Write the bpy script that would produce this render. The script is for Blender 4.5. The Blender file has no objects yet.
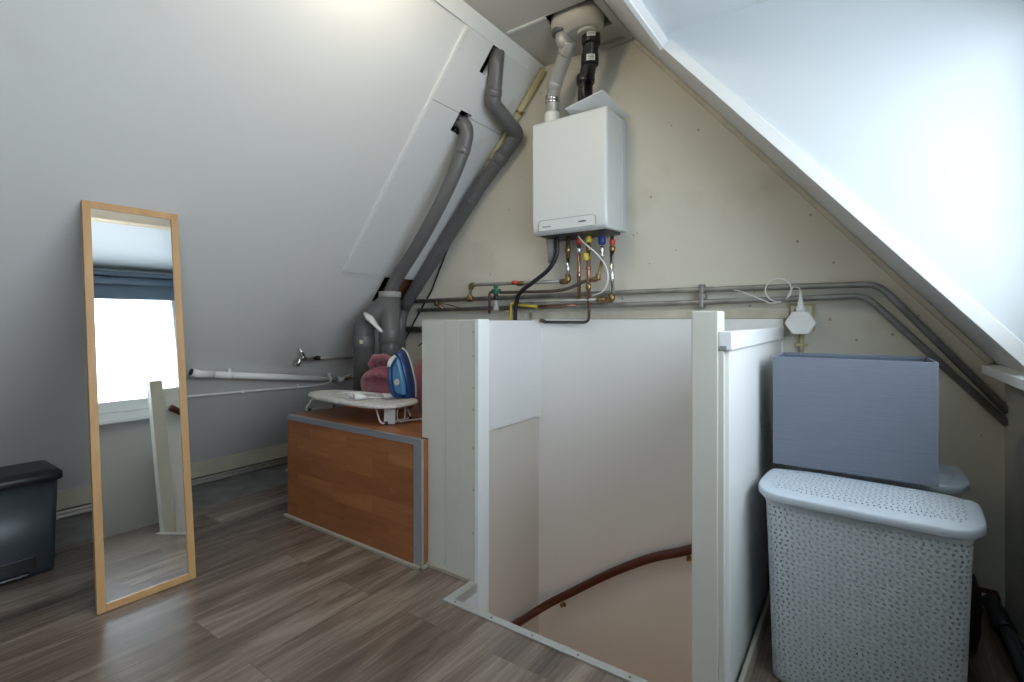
import bpy, bmesh, math, random
from mathutils import Vector, Matrix
random.seed(7)
PI = math.pi
sc = bpy.context.scene
COL = sc.collection
V = Vector

# ------------------------------------------------------------------ camera
CAMH, FPX, HOR = 1.08, 498.0, 321.0
YAW = math.radians(35)
S, C = math.sin(YAW), math.cos(YAW)
cam = bpy.data.cameras.new('camera'); camo = bpy.data.objects.new('camera', cam); COL.objects.link(camo)
camo.location = (0, 0, CAMH); camo.rotation_euler = (PI/2, 0, YAW)
cam.sensor_width = 36; cam.lens = FPX/1024*36; cam.shift_y = -(341-HOR)/1024
cam.clip_start = 0.02; cam.clip_end = 100
sc.camera = camo
sc.view_settings.view_transform = 'Standard'; sc.view_settings.look = 'None'
sc.view_settings.gamma = 1; sc.view_settings.use_curve_mapping = False
sc.view_settings.exposure = 0.12

def ray(u, v):
    r = (u-512)/FPX
    return V((-S+C*r, C+S*r, (HOR-v)/FPX))
def atY(u, v, Y): d = ray(u, v); return V((0, 0, CAMH))+d*(Y/d.y)
def atS(u, v, off=0):   # on the left slope, off metres into the room
    d = ray(u, v); return V((0, 0, CAMH))+d*((off+.7657*-1.575-.6433*(2.63-CAMH))/(.7657*d.x-.6433*d.z))
def atX(u, v, X): d = ray(u, v); return V((0, 0, CAMH))+d*(X/d.x)

# ------------------------------------------------------------------ dimensions of the attic
YG = 2.60                     # gable wall
ZC = 2.63                     # flat ceiling
XL, XR = -1.575, -1.0175      # where the slopes meet the ceiling
K = 1.19                      # rise per metre of the slopes
XK = 0.445                    # knee wall, right
YB = -1.7                     # wall behind the camera
NL = V((.7657, 0, -.6433)); NR = V((-.7657, 0, -.6433))
def SL(z, y, off=0): return V((XL-(ZC-z)/K, y, z))+NL*off
def SR(z, y, off=0): return V((XR+(ZC-z)/K, y, z))+NR*off

# ------------------------------------------------------------------ materials
def mat(name, col, rough=.5, metal=0, noise=0, nscale=8, bump=0, bscale=60, spec=.5, col2=None, stretch=None, emis=None, coat=0, trans=0, sheen=0):
    m = bpy.data.materials.new(name); m.use_nodes = True
    nt = m.node_tree; b = nt.nodes['Principled BSDF']
    b.inputs['Base Color'].default_value = (*col, 1); b.inputs['Roughness'].default_value = rough
    b.inputs['Metallic'].default_value = metal; b.inputs['Specular IOR Level'].default_value = spec
    if coat: b.inputs['Coat Weight'].default_value = coat
    if trans: b.inputs['Transmission Weight'].default_value = trans
    if sheen: b.inputs['Sheen Weight'].default_value = sheen
    if emis: b.inputs['Emission Color'].default_value = (*emis[0], 1); b.inputs['Emission Strength'].default_value = emis[1]
    tc = nt.nodes.new('ShaderNodeTexCoord'); mp = nt.nodes.new('ShaderNodeMapping')
    nt.links.new(tc.outputs['Object'], mp.inputs['Vector'])
    if stretch: mp.inputs['Scale'].default_value = stretch
    if noise or col2:
        n = nt.nodes.new('ShaderNodeTexNoise'); n.inputs['Scale'].default_value = nscale; n.inputs['Detail'].default_value = 5
        nt.links.new(mp.outputs[0], n.inputs['Vector'])
        r = nt.nodes.new('ShaderNodeValToRGB'); r.color_ramp.elements[0].position = .3; r.color_ramp.elements[1].position = .7
        c2 = col2 if col2 else tuple(c*(1-noise) for c in col)
        r.color_ramp.elements[0].color = (*c2, 1); r.color_ramp.elements[1].color = (*col, 1)
        nt.links.new(n.outputs['Fac'], r.inputs[0]); nt.links.new(r.outputs[0], b.inputs['Base Color'])
    if bump:
        n2 = nt.nodes.new('ShaderNodeTexNoise'); n2.inputs['Scale'].default_value = bscale; n2.inputs['Detail'].default_value = 4
        nt.links.new(mp.outputs[0], n2.inputs['Vector'])
        bp = nt.nodes.new('ShaderNodeBump'); bp.inputs['Strength'].default_value = bump; bp.inputs['Distance'].default_value = .004
        nt.links.new(n2.outputs['Fac'], bp.inputs['Height']); nt.links.new(bp.outputs[0], b.inputs['Normal'])
    return m

def stained(name, base, stain, scale=3, rough=.6, thr=(.62, .72), amt=.6, dots=None, bump=.15):
    """painted wall: even paint with sparse stains and small nail marks"""
    m = mat(name, base, rough, bump=bump, bscale=35); nt = m.node_tree; b = nt.nodes['Principled BSDF']
    tc = nt.nodes['Texture Coordinate']
    n = nt.nodes.new('ShaderNodeTexNoise'); n.inputs['Scale'].default_value = scale; n.inputs['Detail'].default_value = 6
    nt.links.new(tc.outputs['Object'], n.inputs['Vector'])
    r = nt.nodes.new('ShaderNodeMapRange'); r.inputs[1].default_value = thr[0]; r.inputs[2].default_value = thr[1]; r.inputs[4].default_value = amt
    nt.links.new(n.outputs['Fac'], r.inputs[0])
    mx = nt.nodes.new('ShaderNodeMix'); mx.data_type = 'RGBA'
    mx.inputs[6].default_value = (*base, 1); mx.inputs[7].default_value = (*stain, 1)
    nt.links.new(r.outputs[0], mx.inputs[0]); out = mx.outputs[2]
    if dots:
        vo = nt.nodes.new('ShaderNodeTexVoronoi'); vo.inputs['Scale'].default_value = dots
        nt.links.new(tc.outputs['Object'], vo.inputs['Vector'])
        n3 = nt.nodes.new('ShaderNodeTexNoise'); n3.inputs['Scale'].default_value = 2.3
        nt.links.new(tc.outputs['Object'], n3.inputs['Vector'])
        a = nt.nodes.new('ShaderNodeMath'); a.operation = 'LESS_THAN'; a.inputs[1].default_value = .085
        nt.links.new(vo.outputs['Distance'], a.inputs[0])
        g = nt.nodes.new('ShaderNodeMath'); g.operation = 'GREATER_THAN'; g.inputs[1].default_value = .5
        nt.links.new(n3.outputs['Fac'], g.inputs[0])
        mm = nt.nodes.new('ShaderNodeMath'); mm.operation = 'MULTIPLY'; nt.links.new(a.outputs[0], mm.inputs[0]); nt.links.new(g.outputs[0], mm.inputs[1])
        m3 = nt.nodes.new('ShaderNodeMath'); m3.operation = 'MULTIPLY'; m3.inputs[1].default_value = .6; nt.links.new(mm.outputs[0], m3.inputs[0])
        mx2 = nt.nodes.new('ShaderNodeMix'); mx2.data_type = 'RGBA'; mx2.inputs[7].default_value = (.16, .13, .09, 1)
        nt.links.new(m3.outputs[0], mx2.inputs[0]); nt.links.new(out, mx2.inputs[6]); out = mx2.outputs[2]
    nt.links.new(out, b.inputs['Base Color'])
    return m

def laminate(name, cols, w, L, offs, axis='Y', rough=.35, grain=1.0, mortar=.0012, mcol=(.05, .04, .03), gscale=14, seam=.5):
    """strip floor / block veneer: bricks laid along one axis with stretched grain"""
    m = bpy.data.materials.new(name); m.use_nodes = True; nt = m.node_tree; b = nt.nodes['Principled BSDF']
    tc = nt.nodes.new('ShaderNodeTexCoord'); sp = nt.nodes.new('ShaderNodeSeparateXYZ'); nt.links.new(tc.outputs['Object'], sp.inputs[0])
    cb = nt.nodes.new('ShaderNodeCombineXYZ')
    a, c = {'Y': (1, 0), 'X': (0, 2), 'XY': (0, 1), 'Yz': (1, 2)}[axis]
    ad = nt.nodes.new('ShaderNodeMath'); ad.operation = 'ADD'; ad.inputs[1].default_value = offs
    nt.links.new(sp.outputs[c], ad.inputs[0])
    nt.links.new(sp.outputs[a], cb.inputs[0]); nt.links.new(ad.outputs[0], cb.inputs[1])
    br = nt.nodes.new('ShaderNodeTexBrick'); br.offset = .37; br.squash = 1
    br.inputs['Color1'].default_value = (0, 0, 0, 1); br.inputs['Color2'].default_value = (1, 1, 1, 1); br.inputs['Mortar'].default_value = (.5, .5, .5, 1)
    br.inputs['Scale'].default_value = 1; br.inputs['Mortar Size'].default_value = mortar; br.inputs['Mortar Smooth'].default_value = .1
    br.inputs['Brick Width'].default_value = L; br.inputs['Row Height'].default_value = w; br.inputs['Bias'].default_value = 0
    nt.links.new(cb.outputs[0], br.inputs['Vector'])
    # grain, shifted per plank
    ad2 = nt.nodes.new('ShaderNodeVectorMath'); ad2.operation = 'MULTIPLY_ADD'; ad2.inputs[1].default_value = (7.3, 3.1, 5.7)
    nt.links.new(br.outputs['Color'], ad2.inputs[0]); nt.links.new(cb.outputs[0], ad2.inputs[2])
    mp = nt.nodes.new('ShaderNodeMapping'); mp.inputs['Scale'].default_value = (1.3, gscale, 1); nt.links.new(ad2.outputs[0], mp.inputs[0])
    n = nt.nodes.new('ShaderNodeTexNoise'); n.inputs['Scale'].default_value = 1; n.inputs['Detail'].default_value = 8; n.inputs['Roughness'].default_value = .65; n.inputs['Distortion'].default_value = .6
    nt.links.new(mp.outputs[0], n.inputs['Vector'])
    mp2 = nt.nodes.new('ShaderNodeMapping'); mp2.inputs['Scale'].default_value = (6, gscale*9, 1); nt.links.new(ad2.outputs[0], mp2.inputs[0])
    n2 = nt.nodes.new('ShaderNodeTexNoise'); n2.inputs['Scale'].default_value = 1; n2.inputs['Detail'].default_value = 4
    nt.links.new(mp2.outputs[0], n2.inputs['Vector'])
    # fac = noise*.7+ fine*.15 + brick*.35
    def math_(op, x, y):
        k = nt.nodes.new('ShaderNodeMath'); k.operation = op
        for i, q in enumerate((x, y)):
            if isinstance(q, (int, float)): k.inputs[i].default_value = q
            else: nt.links.new(q, k.inputs[i])
        return k.outputs[0]
    bf = nt.nodes.new('ShaderNodeSeparateColor'); nt.links.new(br.outputs['Color'], bf.inputs[0])
    f = math_('ADD', math_('MULTIPLY', math_('SUBTRACT', n.outputs['Fac'], .5), 1.5*grain), .5)
    f = math_('ADD', f, math_('MULTIPLY', math_('SUBTRACT', n2.outputs['Fac'], .5), .5*grain))
    f = math_('ADD', f, math_('MULTIPLY', math_('SUBTRACT', bf.outputs[0], .5), .22))
    r = nt.nodes.new('ShaderNodeValToRGB'); els = r.color_ramp.elements
    els[0].position = .1; els[0].color = (*cols[0], 1); els[1].position = .9; els[1].color = (*cols[2], 1)
    e = els.new(.5); e.color = (*cols[1], 1)
    nt.links.new(f, r.inputs[0])
    mx = nt.nodes.new('ShaderNodeMix'); mx.data_type = 'RGBA'; mx.inputs[7].default_value = (*mcol, 1)
    nt.links.new(math_('MULTIPLY', br.outputs['Fac'], seam), mx.inputs[0]); nt.links.new(r.outputs[0], mx.inputs[6])
    nt.links.new(mx.outputs[2], b.inputs['Base Color']); b.inputs['Roughness'].default_value = rough
    bp = nt.nodes.new('ShaderNodeBump'); bp.inputs['Strength'].default_value = .12; bp.inputs['Distance'].default_value = .002
    nt.links.new(f, bp.inputs['Height']); nt.links.new(bp.outputs[0], b.inputs['Normal'])
    return m

M = {}
M['floor'] = laminate('floor_laminate', [(.068, .047, .035), (.148, .112, .087), (.285, .228, .184)], .2025, 1.29, -.035, rough=.27, gscale=11, grain=1.25, seam=.5)
M['floor'].node_tree.nodes['Principled BSDF'].inputs['Specular IOR Level'].default_value = .85
M['slab'] = mat('rough_concrete', (.19, .20, .20), .9, noise=.6, nscale=9, bump=.5, bscale=40, col2=(.11, .11, .11))
M['slope'] = stained('slope_paint', (.64, .65, .64), (.55, .54, .5), scale=1.2, rough=.42, bump=.05)
M['panel'] = stained('slope_panel_paint', (.64, .655, .645), (.45, .38, .24), scale=3.5, rough=.45, thr=(.60, .68), amt=.35, bump=.05)
M['gable'] = stained('gable_paint', (.63, .61, .525), (.40, .35, .25), scale=2.6, rough=.75, thr=(.6, .75), amt=.35, dots=13)
M['ceil'] = stained('ceiling_paint', (.54, .53, .49), (.36, .31, .23), scale=4, rough=.6, thr=(.68, .76), amt=.5, bump=.05)
M['cream_trim'] = mat('aged_cream_trim', (.58, .55, .44), .5, noise=.25, nscale=9)
M['floor_trim'] = mat('beige_floor_trim', (.36, .33, .27), .5)
M['white_trim'] = mat('white_trim_paint', (.70, .72, .71), .4)
M['dormer'] = mat('dormer_white', (.57, .61, .63), .45)
M['wellboard'] = mat('white_board', (.80, .82, .83), .45, bump=.04, bscale=20)
M['wellwall'] = mat('stairwell_plaster', (.72, .69, .64), .7, bump=.1, bscale=30)
M['creamwood'] = mat('cream_painted_wood', (.58, .575, .515), .45, noise=.05, nscale=5)
M['whitewood'] = mat('white_painted_wood', (.74, .76, .75), .35)
M['knee'] = mat('knee_wall_paint', (.46, .45, .42), .5)
M['strip'] = mat('dull_aluminium_strip', (.5, .52, .50), .4, metal=.5)
M['alu'] = mat('grey_aluminium', (.42, .46, .50), .35, metal=.6)
M['beech'] = laminate('cherry_block_veneer', [(.20, .070, .024), (.31, .118, .042), (.43, .19, .075)], .085, .31, 0, axis='X', rough=.42, grain=.75, mortar=.0003, gscale=9, seam=.2)
M['beechtop'] = laminate('cherry_block_veneer_top', [(.20, .070, .024), (.31, .118, .042), (.43, .19, .075)], .085, .31, 0, axis='XY', rough=.42, grain=.75, mortar=.0003, gscale=9, seam=.2)
M['beechend'] = laminate('cherry_block_veneer_end', [(.20, .070, .024), (.31, .118, .042), (.43, .19, .075)], .31, .085, 0, axis='Yz', rough=.42, grain=.75, mortar=.0003, gscale=9, seam=.2)
M['mirrorwood'] = mat('pale_oak_frame', (.50, .31, .135), .45, nscale=3, stretch=(6, 6, 1), col2=(.41, .24, .095))
M['mirror'] = mat('mirror_silver', (.9, .92, .91), .015, metal=1)
M['pvc'] = mat('grey_pvc', (.125, .125, .125), .38, noise=.15, nscale=4)
M['pvclight'] = mat('light_grey_pvc', (.30, .30, .29), .4)
M['blackrub'] = mat('black_rubber', (.012, .012, .013), .5)
M['roof_shade'] = mat('roof_shade_black', (.02, .016, .012), .9)  # near-black colour painted in as the shade behind the slope openings
M['rawwood'] = mat('bare_brown_batten', (.22, .09, .035), .7, noise=.4, nscale=10)
M['boiler'] = mat('boiler_enamel', (.66, .69, .69), .3, coat=.2)
M['boilergrey'] = mat('boiler_side_grey', (.56, .60, .62), .35)
M['blackm'] = mat('black_plastic', (.015, .015, .017), .35)
M['silver'] = mat('galvanised_flue', (.52, .51, .48), .4, metal=.35, noise=.2, nscale=5)
M['fluecream'] = mat('cream_flue_plastic', (.52, .50, .44), .45)
M['steelpipe'] = mat('weathered_steel_pipe', (.36, .36, .335), .42, metal=.45, noise=.35, nscale=12)
M['brass'] = mat('brass', (.32, .225, .10), .35, metal=.85, noise=.3, nscale=20)
M['copper'] = mat('copper', (.42, .21, .135), .32, metal=.85, noise=.3, nscale=15)
M['chrome'] = mat('chrome', (.72, .73, .74), .15, metal=1)
M['brownhose'] = mat('dark_brown_tube', (.075, .055, .045), .4)
M['greenv'] = mat('green_valve', (.03, .15, .09), .4)
M['yellow'] = mat('yellow_sleeve', (.60, .48, .06), .4)
M['redv'] = mat('red_cap', (.5, .05, .03), .4)
M['bluev'] = mat('blue_cap', (.03, .05, .25), .4)
M['whitepl'] = mat('white_plastic', (.74, .75, .74), .4)
M['greypl'] = mat('grey_plastic', (.22, .23, .24), .45)
M['creampl'] = mat('cream_plastic', (.6, .57, .42), .45)
M['yellowed'] = mat('yellowed_conduit', (.50, .45, .25), .45)
M['rail'] = mat('mahogany_handrail', (.095, .024, .011), .3, noise=.3, nscale=3, stretch=(2, 8, 8))
M['basket'] = mat('pale_grey_plastic', (.46, .50, .51), .45)
M['basketlid'] = mat('pale_blue_grey_plastic', (.50, .56, .61), .4)
M['fabricblue'] = mat('grey_blue_fabric', (.160, .185, .230), .85, noise=.12, nscale=7, stretch=(1, 1, 30), bump=.2, bscale=30)
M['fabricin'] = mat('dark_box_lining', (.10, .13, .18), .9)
M['pink'] = mat('dusty_pink_fabric', (.42, .13, .17), .9, noise=.25, nscale=9, bump=.5, bscale=30, sheen=.3)
M['boardcloth'] = mat('speckled_white_cotton', (.66, .65, .62), .9, nscale=45, col2=(.45, .43, .42), bump=.2)
M['wirewhite'] = mat('white_enamel_wire', (.62, .60, .56), .4)
M['ironblue'] = mat('deep_blue_plastic', (.012, .055, .21), .3, coat=.3)
M['ironlight'] = mat('clear_light_blue_plastic', (.13, .36, .66), .2, coat=.3)
M['binbody'] = mat('dark_slate_plastic', (.032, .042, .05), .35)
M['binlid'] = mat('black_bin_plastic', (.014, .014, .016), .38)
M['redbrick'] = mat('dark_red_brown_cloth', (.10, .03, .022), .8, noise=.4, nscale=9)
M['tube'] = mat('grey_blue_metal_tube', (.16, .18, .20), .35, metal=.4)
M['label'] = mat('white_label', (.7, .7, .68), .5)
M['print'] = mat('grey_print', (.18, .18, .18), .5)
M['blind'] = mat('grey_blue_blind', (.16, .21, .27), .7)
M['tag'] = mat('care_label', (.6, .6, .58), .7)
M['bulb'] = mat('warm_lamp_glass', (1, 1, 1), .4, emis=((1, .80, .55), 14))
def glass():
    m = bpy.data.materials.new('window_glass'); m.use_nodes = True; nt = m.node_tree; nt.nodes.clear()
    o = nt.nodes.new('ShaderNodeOutputMaterial'); t = nt.nodes.new('ShaderNodeBsdfTransparent'); g = nt.nodes.new('ShaderNodeBsdfGlossy'); g.inputs['Roughness'].default_value = .02
    mx = nt.nodes.new('ShaderNodeMixShader'); mx.inputs[0].default_value = .06
    nt.links.new(t.outputs[0], mx.inputs[1]); nt.links.new(g.outputs[0], mx.inputs[2]); nt.links.new(mx.outputs[0], o.inputs[0]); return m
M['glass'] = glass()

# ------------------------------------------------------------------ mesh helpers
def q8(bm, P, smooth=False):
    vs = [bm.verts.new(p) for p in P]
    fs = [(0, 3, 2, 1), (4, 5, 6, 7), (0, 1, 5, 4), (1, 2, 6, 5), (2, 3, 7, 6), (3, 0, 4, 7)]
    return [bm.faces.new([vs[i] for i in f]) for f in fs]
def box(bm, a, b, bev=0, seg=2):
    x0, y0, z0 = a; x1, y1, z1 = b
    t = bmesh.new(); q8(t, [(x0, y0, z0), (x1, y0, z0), (x1, y1, z0), (x0, y1, z0), (x0, y0, z1), (x1, y0, z1), (x1, y1, z1), (x0, y1, z1)])
    if bev: bmesh.ops.bevel(t, geom=t.edges[:], offset=bev, segments=seg, affect='EDGES', profile=.5)
    merge(bm, t)
def slab8(bm, P, bev=0):
    t = bmesh.new(); q8(t, P)
    if bev: bmesh.ops.bevel(t, geom=t.edges[:], offset=bev, segments=2, affect='EDGES', profile=.5)
    merge(bm, t)
def merge(bm, t, M4=None):
    mp = {}
    for v in t.verts: mp[v] = bm.verts.new(M4 @ v.co if M4 else v.co)
    for f in t.faces:
        try:
            nf = bm.faces.new([mp[v] for v in f.verts]); nf.smooth = f.smooth
        except ValueError: pass
    t.free()
def fillet(pts, rb, n=6):
    pts = [V(p) for p in pts]
    if not rb or len(pts) < 3: return pts
    out = [pts[0]]
    for i in range(1, len(pts)-1):
        a, p, c = pts[i-1], pts[i], pts[i+1]
        d1 = (a-p); d2 = (c-p); l1, l2 = d1.length, d2.length; d1.normalize(); d2.normalize()
        ang = d1.angle(d2)
        if ang > PI-.05: out.append(p); continue
        L = min(rb/math.tan(ang/2), l1*.49, l2*.49)
        p0, p2 = p+d1*L, p+d2*L
        for k in range(n+1):
            t = k/n; out.append(p0*(1-t)**2+p*2*t*(1-t)+p2*t*t)
    out.append(pts[-1]); return out
def catmull(pts, n=8):
    pts = [V(p) for p in pts]; P = [pts[0]*2-pts[1]]+pts+[pts[-1]*2-pts[-2]]; out = []
    for i in range(1, len(P)-2):
        for k in range(n):
            t = k/n; a, b, c, d = P[i-1], P[i], P[i+1], P[i+2]
            out.append(.5*((2*b)+(c-a)*t+(2*a-5*b+4*c-d)*t*t+(3*b-a-3*c+d)*t**3))
    out.append(pts[-1]); return out
def tube(bm, pts, r, seg=14, rb=0, flat=1.0, closed=False):
    """sweep a circle (or ellipse) along points; r a number or a list per point"""
    P = fillet(pts, rb) if rb else [V(p) for p in pts]
    n = len(P); rings = []
    prev = None
    for i in range(n):
        if closed: t = (P[(i+1) % n]-P[i-1])
        else: t = (P[min(i+1, n-1)]-P[max(i-1, 0)])
        t.normalize()
        if prev is None:
            up = V((0, 0, 1)) if abs(t.z) < .9 else V((0, 1, 0))
            a = t.cross(up).normalized()
        else:
            a = (prev-t*prev.dot(t)).normalized()
        prev = a; b = t.cross(a)
        rr = r[i] if isinstance(r, (list, tuple)) else r
        rings.append([bm.verts.new(P[i]+a*math.cos(2*PI*k/seg)*rr+b*math.sin(2*PI*k/seg)*rr*flat) for k in range(seg)])
    m = n if closed else n-1
    for i in range(m):
        for k in range(seg):
            f = bm.faces.new([rings[i][k], rings[i][(k+1) % seg], rings[(i+1) % n][(k+1) % seg], rings[(i+1) % n][k]]); f.smooth = True
    if not closed:
        bm.faces.new(rings[0][::-1]); bm.faces.new(rings[-1])
def cyl(bm, a, b, r, r2=None, seg=20):
    a, b = V(a), V(b); tube(bm, [a, b], [r, r if r2 is None else r2], seg)
def collar(bm, a, b, r, seg=20, lip=.15):
    """short sleeve with rounded ends"""
    a, b = V(a), V(b); d = b-a
    tube(bm, [a, a+d*lip, b-d*lip, b], [r*.93, r, r, r*.93], seg)
def lathe(bm, prof, c=(0, 0, 0), seg=28):
    c = V(c); rings = []
    for (r, z) in prof:
        rings.append([bm.verts.new(c+V((r*math.cos(2*PI*k/seg), r*math.sin(2*PI*k/seg), z))) for k in range(seg)])
    for i in range(len(rings)-1):
        for k in range(seg):
            f = bm.faces.new([rings[i][k], rings[i][(k+1) % seg], rings[i+1][(k+1) % seg], rings[i+1][k]]); f.smooth = True
    bm.faces.new(rings[0][::-1]); bm.faces.new(rings[-1])
def prism(bm, poly, fn, d0, d1):
    """polygon (u,v) extruded from depth d0 to d1; fn(u,v,d)->point"""
    A = [bm.verts.new(fn(u, v, d0)) for u, v in poly]; B = [bm.verts.new(fn(u, v, d1)) for u, v in poly]
    n = len(poly)
    for i in range(n): bm.faces.new([A[i], A[(i+1) % n], B[(i+1) % n], B[i]])
    bm.faces.new(A[::-1]); bm.faces.new(B)
def gridpanel(bm, us, vs, keep, fn, d0, d1):
    """sheet made of the cells keep(u,v) allows, with thickness; openings are real"""
    nu, nv = len(us)-1, len(vs)-1
    ok = [[keep((us[i]+us[i+1])/2, (vs[j]+vs[j+1])/2) for j in range(nv)] for i in range(nu)]
    cache = {}
    def vt(i, j, d):
        k = (i, j, d)
        if k not in cache: cache[k] = bm.verts.new(fn(us[i], vs[j], d0 if d == 0 else d1))
        return cache[k]
    for i in range(nu):
        for j in range(nv):
            if not ok[i][j]: continue
            bm.faces.new([vt(i, j, 0), vt(i, j+1, 0), vt(i+1, j+1, 0), vt(i+1, j, 0)])
            bm.faces.new([vt(i, j, 1), vt(i+1, j, 1), vt(i+1, j+1, 1), vt(i, j+1, 1)])
            for (di, dj, e) in ((-1, 0, ((0, 0), (0, 1))), (1, 0, ((1, 1), (1, 0))), (0, -1, ((1, 0), (0, 0))), (0, 1, ((0, 1), (1, 1)))):
                a, b = i+di, j+dj
                if 0 <= a < nu and 0 <= b < nv and ok[a][b]: continue
                (p, q), (r, s) = e
                bm.faces.new([vt(i+p, j+q, 0), vt(i+p, j+q, 1), vt(i+r, j+s, 1), vt(i+r, j+s, 0)])

def empty(name, loc, label=None, cat=None, group=None):
    o = bpy.data.objects.new(name, None); COL.objects.link(o); o.location = loc; o.empty_display_size = .05
    if label: o['label'] = label; o['category'] = cat
    if group: o['group'] = group
    return o
def worldloc(o):
    p = V((0, 0, 0))
    while o: p += V(o.location); o = o.parent
    return p
def obj(name, bm, m, parent=None, label=None, cat=None, group=None, kind=None, origin=None, autos=True, recalc=True):
    if recalc: bmesh.ops.recalc_face_normals(bm, faces=bm.faces[:])
    me = bpy.data.meshes.new(name)
    xs = [v.co for v in bm.verts]
    if origin is None:
        origin = V(((min(p.x for p in xs)+max(p.x for p in xs))/2, (min(p.y for p in xs)+max(p.y for p in xs))/2, min(p.z for p in xs)))
    origin = V(origin)
    base = worldloc(parent) if parent else V((0, 0, 0))
    bmesh.ops.translate(bm, verts=bm.verts[:], vec=-origin)
    bm.to_mesh(me); bm.free()
    if not isinstance(m, (list, tuple)): m = [m]
    for q in m: me.materials.append(q)
    o = bpy.data.objects.new(name, me); COL.objects.link(o)
    o.parent = parent; o.location = origin-base
    if label: o['label'] = label
    if cat: o['category'] = cat
    if group: o['group'] = group
    if kind: o['kind'] = kind
    return o
def nb(): return bmesh.new()
def struct(name, bm, m, **k): return obj(name, bm, m, kind='structure', **k)
def simple(name, fn, m, parent=None, **k):
    bm = nb(); fn(bm); return obj(name, bm, m, parent, **k)

# ================================================================== SETTING
# laminate floor with the opening of the stairs
HX0, HX1, HXN = -1.59, -.318, -1.295
def inhole(x, y): return (HXN < x < HX1 and y > 1.44) or (HX0-.07 < x <= HXN and y > 1.60)
bm = nb(); gridpanel(bm, [-3.12, HX0-.05, HXN, HX1, XK], [YB, 1.44, 1.60, YG], lambda x, y: not inhole(x, y), lambda u, v, d: V((u, v, d)), -.012, 0)
struct('floor', bm, M['floor'], origin=(0, 0, 0))
bm = nb(); gridpanel(bm, [-4.1, HX0-.07, HXN, HX1, 1.2], [YB-.1, 1.44, 1.60, YG+.1], lambda x, y: not inhole(x, y), lambda u, v, d: V((u, v, d)), -.26, -.0125)
struct('floor_slab', bm, M['slab'])
# gable wall, down to the storey below
bm = nb(); box(bm, (-4.6, YG, -2.8), (1.9, YG+.12, 3.4)); struct('wall_gable', bm, M['gable'], origin=(0, 0, 0))
bm = nb(); box(bm, (-4.6, YB-.12, -2.8), (1.9, YB, 3.4)); struct('wall_back', bm, M['slope'])
# left slope with two pipe openings; s = distance down the slope is carried by z
pA = [(2.15, 2.245), (2.185, 2.285)]       # (y range),(z range) hole of the front pipe
pB = [(2.135, 2.20), (2.455, 2.572)]
pC = [(2.26, 2.56), (1.20, 1.375)]          # opening above the big drain pipes
def keepL(y, z):
    for (a, b) in (pA, pB, pC):
        if a[0] < y < a[1] and b[0] < z < b[1]: return False
    return True
ys = sorted({YB, YG, *pA[0], *pB[0], *pC[0]}); zs = sorted({-.02, ZC, *pA[1], *pB[1], *pC[1]})
bm = nb(); gridpanel(bm, ys, zs, keepL, lambda y, z, d: SL(z, y, d), -.03, 0)
struct('wall_left_slope', bm, M['slope'])
# raised cover panel next to the gable on the left slope
def panel(z0, z1, nm):
    ysx = sorted({1.925, YG, *[v for v in pA[0]+pB[0]+pC[0]]}); zz = sorted({z0, z1, *[v for v in pA[1]+pB[1]+pC[1] if z0 < v < z1]})
    bm = nb(); gridpanel(bm, ysx, zz, keepL, lambda y, z, d: SL(z, y, d), 0, .010)
    struct(nm, bm, M['panel'])
panel(1.388, 2.268, 'wall_left_panel'); panel(2.271, 2.575, 'wall_left_panel')
# thin bright edge bead on the cover panel
bm = nb(); slab8(bm, [SL(1.388, 1.915, 0), SL(2.575, 1.915, 0), SL(2.575, 1.93, 0), SL(1.388, 1.93, 0), SL(1.388, 1.915, .012), SL(2.575, 1.915, .012), SL(2.575, 1.93, .012), SL(1.388, 1.93, .012)])
struct('trim_1', bm, M['white_trim'])
# roof shell added to block sky light, coloured near-black as the openings' shade
bm = nb()
for f in ((SL, 1), (SR, 1)):
    g = f[0]
    lo = -.6 if g is SL else 2.2
    P = [g(lo, YB-.1, -.22), g(3.1, YB-.1, -.22), g(3.1, YG+.1, -.22), g(lo, YG+.1, -.22)]
    slab8(bm, P+[p+V((0, 0, .05)) for p in P])
box(bm, (-2.2, YB, 3.0), (-.3, YG, 3.05))
struct('roof', bm, M['roof_shade'])
# right slope, opened by the dormer from Y=1.92 towards the camera
YD, ZD, XD = 2.07, 2.22, SR(2.22, 0).x
bm = nb(); gridpanel(bm, [YB, -1.1, YD, YG], [.86, ZD, ZC], lambda y, z: not (-1.1 < y < YD and z < ZD), lambda y, z, d: SR(z, y, d), -.03, 0)
struct('wall_right_slope', bm, M['slope'])
# ceiling with the flue opening
hx, hy = (-1.335, -1.045), (2.175, 2.43)
bm = nb(); gridpanel(bm, [XL-.03, hx[0], hx[1], XR+.03], [YB, hy[0], hy[1], YG], lambda x, y: not (hx[0] < x < hx[1] and hy[0] < y < hy[1]), lambda u, v, d: V((u, v, d)), ZC, ZC+.02)
struct('ceiling', bm, M['ceil'])
def lath(name, P, m, bev=.002):
    bm = nb(); slab8(bm, P, bev); return struct(name, bm, m)
# trims on the ceiling: slope joint, cross lath, right joint
lath('trim_2', [SL(2.572, YB, 0), SL(2.628, YB, 0), SL(2.628, YG, 0), SL(2.572, YG, 0), SL(2.572, YB, .012), SL(2.628, YB, .014), SL(2.628, YG, .014), SL(2.572, YG, .012)], M['white_trim'])
bm = nb(); box(bm, (XL+.02, 2.168, ZC-.007), (hx[0]+.02, 2.186, ZC), .002); struct('trim_3', bm, M['white_trim'])
bm = nb(); box(bm, (XR-.035, YB, ZC-.012), (XR+.005, YG, ZC), .003); struct('trim_4', bm, M['ceil'])
bm = nb(); box(bm, (-1.20, YG-.03, ZC-.022), (XR+.01, YG, ZC-.002), .003); struct('trim_5', bm, M['ceil'])
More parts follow.
